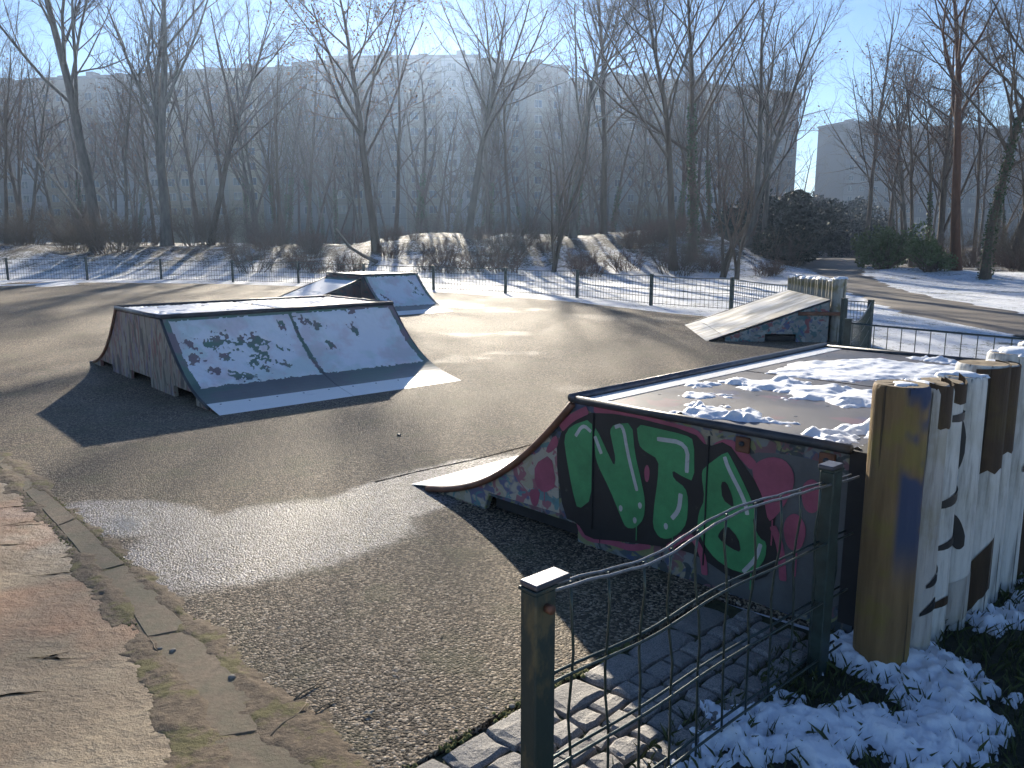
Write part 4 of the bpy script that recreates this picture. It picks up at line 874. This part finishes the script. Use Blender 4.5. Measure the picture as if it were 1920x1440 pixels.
main = [('poplar', -22.5, 44, 1.0, (0, -3), 'big bare tree with many upright limbs, leftmost of the two tall ones at left'),
        ('poplar2', -19.6, 46, 1.0, (0, 0), 'big bare double-stemmed tree right of the leftmost tall one'),
        ('tall', -18.2, 49, .95, (0, 9), 'bare tree leaning to the right behind the double-stemmed tree'),
        ('leafy', -7.0, 42, 1.02, (0, -4), 'tree with withered brown leaves near the bright sky, behind small far ramp'),
        ('spread', -2.4, 45, 1.0, (0, 0), 'bare tree with wide fan crown in the middle of the wood'),
        ('spread2', 3.3, 44, 1.0, (0, 1), 'bare fan-crowned tree on the mound right of the middle'),
        ('slim', 5.2, 46, 1.1, (0, 0), 'straight slim trunk on the mound just right of the fan-crowned tree'),
        ('tall', 7.6, 38, .92, (0, 1), 'tall straight bare tree at the right foot of the mound'),
        ('ivied', 8.8, 40, 1.05, (0, 3), 'forked tree with ivy on its trunk at the right foot of the mound'),
        ('poplar2', 13.1, 45, .74, (0, 2), 'tall bare tree in front of the free end of the long block'),
        ('spread2', 16.2, 52, 1.0, (0, -2), 'bare tree whose crown reaches into the sky gap'),
        ('redtrunk', 19.8, 36, .85, (0, 0), 'tree with straight reddish trunk right of the park path'),
        ('ivied', 19.4, 33, .9, (0, 2), 'ivy-clad forked tree near the right edge beside the lawn'),
        ('spread', 19.9, 30, .85, (0, 3), 'bare tree cut by the right edge of the photo'),
        ('slim', 27.8, 64, 1.25, (0, 0), 'slim bare tree just right of the sky gap in front of the far tower'),
        ('tall', 28.0, 58, .85, (0, 1), 'second bare tree right of the sky gap'),
        ('leafy', 26.4, 50, 1.0, (0, 0), 'bare tree with scattered brown leaves high on the right'),
        ('spread', 29.0, 47, 1.15, (0, -2), 'tallest bare tree at the upper right corner')]
for key, x, y, s, ln, lab in main: plant(key, 'bare_tree', x, y, s, lean=ln, label=lab, group=gT)
plant('sapling', 'bare_tree', 9.35, 36, .95, lean=(0, 6), label='small crooked sapling with curved stem right of the ivied tree', group=gT)
plant('sapling', 'bare_tree', 9.7, 35, .8, lean=(0, -5), label='smaller curved sapling closest to the back fence near the log palisade', group=gT)
plant('sapling', 'bare_tree', 1.9, 37.5, 1.1, label='many-stemmed sapling at the foot of the mound behind the fence', group=gT)
for x, y in ((-31, 47), (-36, 42), (33, 40), (30, 33), (37, 46), (42, 52), (39, 60), (47, 44), (52, 57), (-43, 50), (-48, 43)): plant('spread', 'bare_tree', x, y, 1.0, label='bare tree standing at the edge of the photo', group=gT + ' at its edge')
WH = ['in front of the left end of the slab', 'in front of the tan and tallest blocks', 'behind the middle of the snowy mound', 'in front of the long grey block', 'right of the park path before the far tower']
rg = np.random.RandomState(77); n = 0
while n < 115:
    u = rg.uniform(-60, 1960); Y = rg.uniform(46, 84); X = (u - 960) / 1500 * Y
    if 1490 < u < 1620 or (u > 1500 and Y < 50): continue
    n += 1; plant(['slim', 'slim2', 'slim3'][rg.randint(3)], 'bare_tree', X, Y, min(rg.uniform(.75, 1.15), .72 + .025 * max(0, Y - 46)), lean=(rg.uniform(-4, 4), rg.uniform(-6, 6)), label='slim bare tree, one of many alike ' + WH[min(4, int(max(0, u) / 384))], group='slim trees ' + WH[min(4, int(max(0, u) / 384))])
n = 0
while n < 13:
    u = rg.uniform(-40, 520); Y = rg.uniform(42, 53); X = (u - 960) / 1500 * Y
    if Y < 38 + max(0, (u - 60)) * 0: continue
    n += 1; plant(['shrub', 'shrub2'][rg.randint(2)], 'bare_shrub', X, Y, rg.uniform(.55, 1.5), label='dense leafless shrub in the dark thicket at the left behind the fence', cat='shrub', group='thicket shrubs on the left')
for k in range(64):
    u = rg.uniform(480, 1500); Y = rg.uniform(36, 50); plant(['shrub2', 'bramble', 'bramble', 'bramble'][rg.randint(4)], 'bare_shrub', (u - 960) / 1500 * Y, Y, rg.uniform(.45, 1.05), label='low leafless bush on the snowy mound between the trees', cat='shrub', group='low bushes on the mound')
for k in range(6):
    u = rg.uniform(300, 1480); Y = rg.uniform(52, 70); plant('shrub', 'bare_shrub', (u - 960) / 1500 * Y, Y, rg.uniform(.9, 1.5), label='tall leafless bush deep in the wood behind the mound', cat='shrub', group='tall bushes deep in the wood')
for k in range(12):
    u = rg.uniform(1710, 1960); Y = rg.uniform(43, 56); plant(['shrub', 'bramble'][rg.randint(2)], 'bare_shrub', (u - 960) / 1500 * Y, Y, rg.uniform(.7, 1.4), label='leafless bush among the trees right of the park path', cat='shrub', group='bushes right of the park path')
plant('evergreen', 'evergreen_bush', 18.4, 40, 1.0, label='broad green bush beside the park path, left of the smaller one', cat='bush'); plant('evergreen2', 'evergreen_bush', 18.7, 36, 1.0, label='smaller green bush on the lawn right of the park path', cat='bush')
for i, (x, y, s, lab) in enumerate([(14.4, 43, .42, 'dark rounded evergreen bush at the fence end left of the path'), (17.2, 54, .8, 'dark evergreen thicket left of the park path'), (19.6, 61, 1.1, 'dark evergreen behind the thicket left of the path'), (24.5, 72, 1.1, 'dark evergreen closing the left side of the far path'), (31, 92, 1.4, 'dark evergreen mass at the far end of the park path'), (38, 94, 1.3, 'dark evergreen at the right of the far path end'), (33, 78, .8, 'dark evergreen on the right side of the far path')]):
    plant('yew', 'evergreen_bush', x, y, s, label=lab, cat='bush', group='dark evergreens along the path')
def leaning(name, pts, r, label, mat='bark_pale', cat='trunk'):
    p0 = Vector(pts[0]); o = MB().tube([Vector(p) - p0 for p in pts], [r * (1 - .45 * i / (len(pts) - 1)) for i in range(len(pts))], 8).build(name, M[mat], None, True); o.location = p0; tag(o, label, cat)
leaning('leaning_trunk', [(-22.9, 46.0, -.1), (-24.0, 46.2, 2.4), (-25.3, 46.4, 4.2), (-26.9, 46.6, 6.3)], .10, 'pale trunk leaning far to the left, left one of two in the thicket'); leaning('leaning_trunk', [(-20.9, 46.6, 0), (-22.3, 46.8, 2.5), (-23.6, 47, 4.2), (-25.2, 47.2, 5.9)], .08, 'pale trunk leaning far to the left, right one of two in the thicket')
leaning('fallen_branch', [(-6.6, 39.6, float(terr(-6.6, 39.6)) + .05), (-7.3, 39.8, float(terr(-7.3, 39.8)) + .35), (-8.0, 40, 1.3), (-8.7, 40.2, 2.2)], .10, 'curved fallen branch on the snow behind the small far ramp', 'bark_grey', 'branch')

# ================================================================== SMALL THINGS AND GROUND COVER
def verge_snow():
    ca, sa = math.cos(CA), math.sin(CA)
    X, Y = np.meshgrid(np.arange(-1.75, 1.7, .0105), np.arange(-1.9, -.40, .0105), indexing='ij')
    nz = fbm(X * 2.6 + 8, Y * 2.6 + 3, 3) - .5; mid = fbm(X * 11, Y * 11, 3) - .5; fine = fbm(X * 34, Y * 34, 3) - .5
    band = .10 - .75 * np.clip(-Y - .86 - .10 * X, 0, 2) - 2.4 * np.clip(Y + .56, 0, 1) - .8 * np.clip(-1.35 - X, 0, 2)
    f = band - .05 + 1.15 * nz + .45 * mid + .30 * fine
    cell = np.clip(f, 0, .35)
    h = .006 + .034 * sstep(0, .30, f) + .030 * (nz + .3) + .016 * (mid + .2) * sstep(0, .15, f) + .008 * fine
    return sheet_mesh('snow_patch', X, Y, f, 1., lambda x, y, q: np.stack([CO[0] + x * ca - y * sa, CO[1] + x * sa + y * ca, -.022 + np.where(q < 0, -.01, np.maximum(h, .004))], -1), M['snow'])
tag(verge_snow(), 'clumpy shaded snow on the turf beside the near palisade', 'snow', kind='stuff')
def blades(name, n, region, hmin, hmax, mat, seed, z0=-.022):
    r = np.random.RandomState(seed); x, y = region(r, n); a = r.rand(len(x)) * 6.283; h = r.uniform(hmin, hmax, len(x)); w_ = .0025 + .002 * r.rand(len(x)); lx, ly = r.normal(0, .45, len(x)) * h, r.normal(0, .45, len(x)) * h
    ca, sa = np.cos(a) * w_, np.sin(a) * w_; z = np.full(len(x), z0)
    V = np.stack([np.stack([x - ca, y - sa, z], 1), np.stack([x + ca, y + sa, z], 1), np.stack([x + lx * .4 + ca * .6, y + ly * .4 + sa * .6, z + h * .6], 1), np.stack([x + lx, y + ly, z + h * .95], 1)], 1).reshape(-1, 3); k = np.arange(len(x))[:, None] * 4
    return npmesh(name, V, np.concatenate([k + np.array([[0, 1, 2]]), k + np.array([[0, 2, 3]])]), M[mat])
def reg_verge(r, n):
    X = r.uniform(-2.2, 2.4, n); Y = -.45 - np.abs(r.uniform(0, 2.4, n)); return CO[0] + X * math.cos(CA) - Y * math.sin(CA), CO[1] + X * math.sin(CA) + Y * math.cos(CA)
tag(blades('grass', 16000, reg_verge, .02, .075, 'grass', 5), 'short dark winter grass between the snow by the near palisade', 'grass', kind='stuff')
def moss_strip(name, line, n, width, seed, label):
    r = np.random.RandomState(seed); V, Q = [], []; off = 0
    for i in range(n):
        s = r.rand()
        if fbm(s * 18 + seed, 3.3, 2) < .47: continue
        x, y = along(line, s); x += r.normal(0, width); y += r.normal(0, width); q = r.uniform(.004, .013); k = 6
        ring = [(x + q * math.cos(a) * r.uniform(.7, 1.3), y + q * math.sin(a) * r.uniform(.7, 1.3), -.004) for a in np.arange(k) * 6.283 / k]; V += ring + [(x, y, .006 + q * .12)]; Q += [(off + j, off + (j + 1) % k, off + k) for j in range(k)]; off += k + 1
    tag(npmesh(name, V, Q, M['moss']), label, 'moss', kind='stuff')
moss_strip('moss', a_[:-1], 900, .012, 3, 'green moss along the joint between edging stones and asphalt'); moss_strip('moss', b_[:-1], 700, .014, 4, 'green moss along the joint between edging stones and brown footpath')
cl = [(CO[0] + x * math.cos(CA) + .0 * x, CO[1] + x * math.sin(CA)) for x in (-2.2, -1.5, -.8, -.1)]
moss_strip('moss', cl, 600, .014, 6, 'moss along the seam between asphalt and cobbles')
def edge_dirt(line, seed, label, w0):
    S_, T_ = np.meshgrid(np.linspace(0, .985, 420), np.linspace(-.16, .16, 40), indexing='ij'); P = np.array([along(line, v) for v in np.linspace(0, .985, 420)])
    d = np.gradient(P, axis=0); d /= np.linalg.norm(d, axis=1, keepdims=True); n = np.stack([-d[:, 1], d[:, 0]], 1)
    X = P[:, None, 0] + n[:, None, 0] * T_; Y = P[:, None, 1] + n[:, None, 1] * T_
    f = w0 + .07 * sstep(.62, .95, S_) + .20 * (fbm(X * 5 + seed, Y * 5, 4) - .5) - np.abs(T_) + .05 * (fbm(X * 30, Y * 30, 2) - .5)
    tag(sheet_mesh('edge_dirt', X, Y, f, 1., lambda x, y, h: np.stack([x, y, np.where(h < 0, -.006, .0004 + .0085 * sstep(0, .09, f) + .007 * sstep(0, .09, f) * (fbm(X * 18, Y * 18, 3) - .3))], -1), M['dirt']), label, 'dirt', kind='stuff')
edge_dirt(a_[1:], 3, 'dry dirt spilled along the seam of edging stones and asphalt', .045); edge_dirt(b_[1:], 8, 'dry dirt along the seam of edging stones and brown footpath', .06)
def reg_edge(r, n):
    P = np.array([along(a_[:-1], s) for s in r.rand(n)]); return P[:, 0] + r.normal(0, .02, n), P[:, 1] + r.normal(0, .02, n)
def pebble(x, y, s, label, mat='stone_b'):
    bm = bmesh.new(); bmesh.ops.create_icosphere(bm, subdivisions=2, radius=s)
    for v in bm.verts: v.co *= 1 + .25 * (vn(v.co.x * 60 + x * 9, v.co.y * 60 + v.co.z * 40) - .5); v.co.z *= .6
    me = bpy.data.meshes.new('pebble'); bm.to_mesh(me); bm.free(); me.shade_smooth(); o = new('pebble', me, None, M[mat]); o.location = (x, y, s * .42); tag(o, label, 'stone', 'loose stones')
pebble(-.968, 6.665, .019, 'dark loose stone lying on the open asphalt between the ramps', 'trim'); pebble(-1.07, 2.81, .016, 'yellowish pebble on the edging stones near the bottom'); pebble(-1.38, 3.01, .014, 'small pebble on the edging stones with a shadow beside it'); pebble(-1.44, 3.03, .011, 'tiny pebble left of another on the edging stones'); pebble(.0, 2.62, .012, 'round pebble at the asphalt edge left of the front fence post')
def twig(x, y, L_, a, r, label):
    d = Vector((math.cos(a), math.sin(a), 0)); q = Vector((-d.y, d.x, 0)); o = MB().tube([-d * L_ / 2, -d * L_ * .15 + q * L_ * .05 + Vector((0, 0, .004)), d * L_ * .2, d * L_ / 2 + q * L_ * .04 + Vector((0, 0, .008))], [r, r * .9, r * .8, r * .4], 6).build('twig', M['wood_twig'], None, True); o.location = (x, y, r + .001); tag(o, label, 'twig', 'fallen twigs')
twig(-.77, 2.53, .20, 1.15, .005, 'longest dry twig on the asphalt near the bottom edge'); twig(-.755, 2.72, .15, 1.05, .004, 'dry twig just above the longest twig on the asphalt'); twig(-.66, 2.63, .12, .95, .003, 'thin short twig right of the longest twig'); twig(-.52, 2.2, .16, 2.3, .004, 'twig at the bottom edge of the photo on the court corner')
twig(-1.47, 3.05, .13, 2.2, .003, 'thin curved twig beside the small pebbles on the edging')
def leaf(x, y, s, a, label):
    v = [(-s, 0, .002), (-s * .4, s * .45, .008), (s * .2, s * .55, .004), (s, .1 * s, .010), (s * .3, -s * .5, .003), (-s * .5, -s * .4, .007), (0, 0, .006)]
    o = mesh('fallen_leaf', v, [(i, (i + 1) % 6, 6) for i in range(6)], M['dead_leaf'], None); o.location = (x, y, .004); o.rotation_euler = (0, 0, a); tag(o, label, 'leaf', 'fallen leaves')
leaf(-.505, 2.575, .022, .4, 'largest pale dead leaf on the asphalt near the bottom')
for x, y in ((-.62, 3.3), (-.3, 3.15), (-1.0, 3.2), (-.1, 3.6), (-.45, 2.85), (-2.0, 5.9), (-.9, 7.2), (.5, 7.5), (-.2, 4.3)): leaf(x, y, random.uniform(.012, .02), random.uniform(0, 6), 'small pale dead leaf scattered on the asphalt')
# crack in the asphalt beyond the quarter pipe lip: a shallow dark seam
def seam(pts, wd, label):
    l, r_ = [], []
    for i in range(41):
        x, y = along(pts, i / 40); j = .012 * (fbm(i * .6, 2.2, 3) - .5); q = wd * (.5 + .9 * vn(i * .9, 7.7)); l.append((x + j - q * .5, y + j + q * .6, .0022)); r_.append((x + j + q * .5, y + j - q * .6, .0022))
    o = mesh('asphalt_seam', l + r_, [(i, i + 1, 42 + i, 41 + i) for i in range(40)], M['crack']); tag(o, kind='structure')
seam([(-.95, 5.33), (-.69, 5.58), (-.25, 5.94), (.3, 6.5)], .010, ''); seam([(-.3, 11.6), (.9, 10.9)], .012, '')

# frost cracks in the brown footpath: ragged dark slivers, each a part of the path
fpo = bpy.data.objects['footpath']; rc = np.random.RandomState(9); k = 0
while k < 46:
    x, y = rc.uniform(-4.2, -.9), rc.uniform(1.7, 6.2)
    if float(sdist(np.array([x]), np.array([y]), FP)[0]) < .10: continue
    k += 1; L_ = rc.uniform(.08, .34); a = rc.normal(.18, .16); up_, lo_ = [], []
    for i in range(11):
        t_ = i / 10; px = x + math.cos(a) * L_ * (t_ - .5); py = y + math.sin(a) * L_ * (t_ - .5) + .03 * (fbm(np.array(k * 7.7 + t_ * 5), np.array(1.5), 3) - .5); q = .0055 * math.sin(math.pi * t_) * rc.uniform(.3, 1.5) + .0004
        up_.append((px, py + q, .0012)); lo_.append((px, py - q, .0012))
    mesh('crack', up_ + lo_, [(11 + i, 12 + i, i + 1, i) for i in range(10)], M['crack'], fpo)

# ================================================================== HAZE
hz = NT('haze_air'); vol = hz.n('VolumePrincipled'); vol.inputs['Color'].default_value = (.50, .68, 1, 1); vol.inputs['Density'].default_value = HAZE_DENSITY; vol.inputs['Anisotropy'].default_value = .68
hz.t.nodes.remove(hz.b); hz.L(vol.outputs[0], hz.t.nodes['Material Output'].inputs['Volume'])
o = MB().box(-430, 430, -70, 650, -3, 40).build('haze', hz.m); tag(o, kind='stuff')
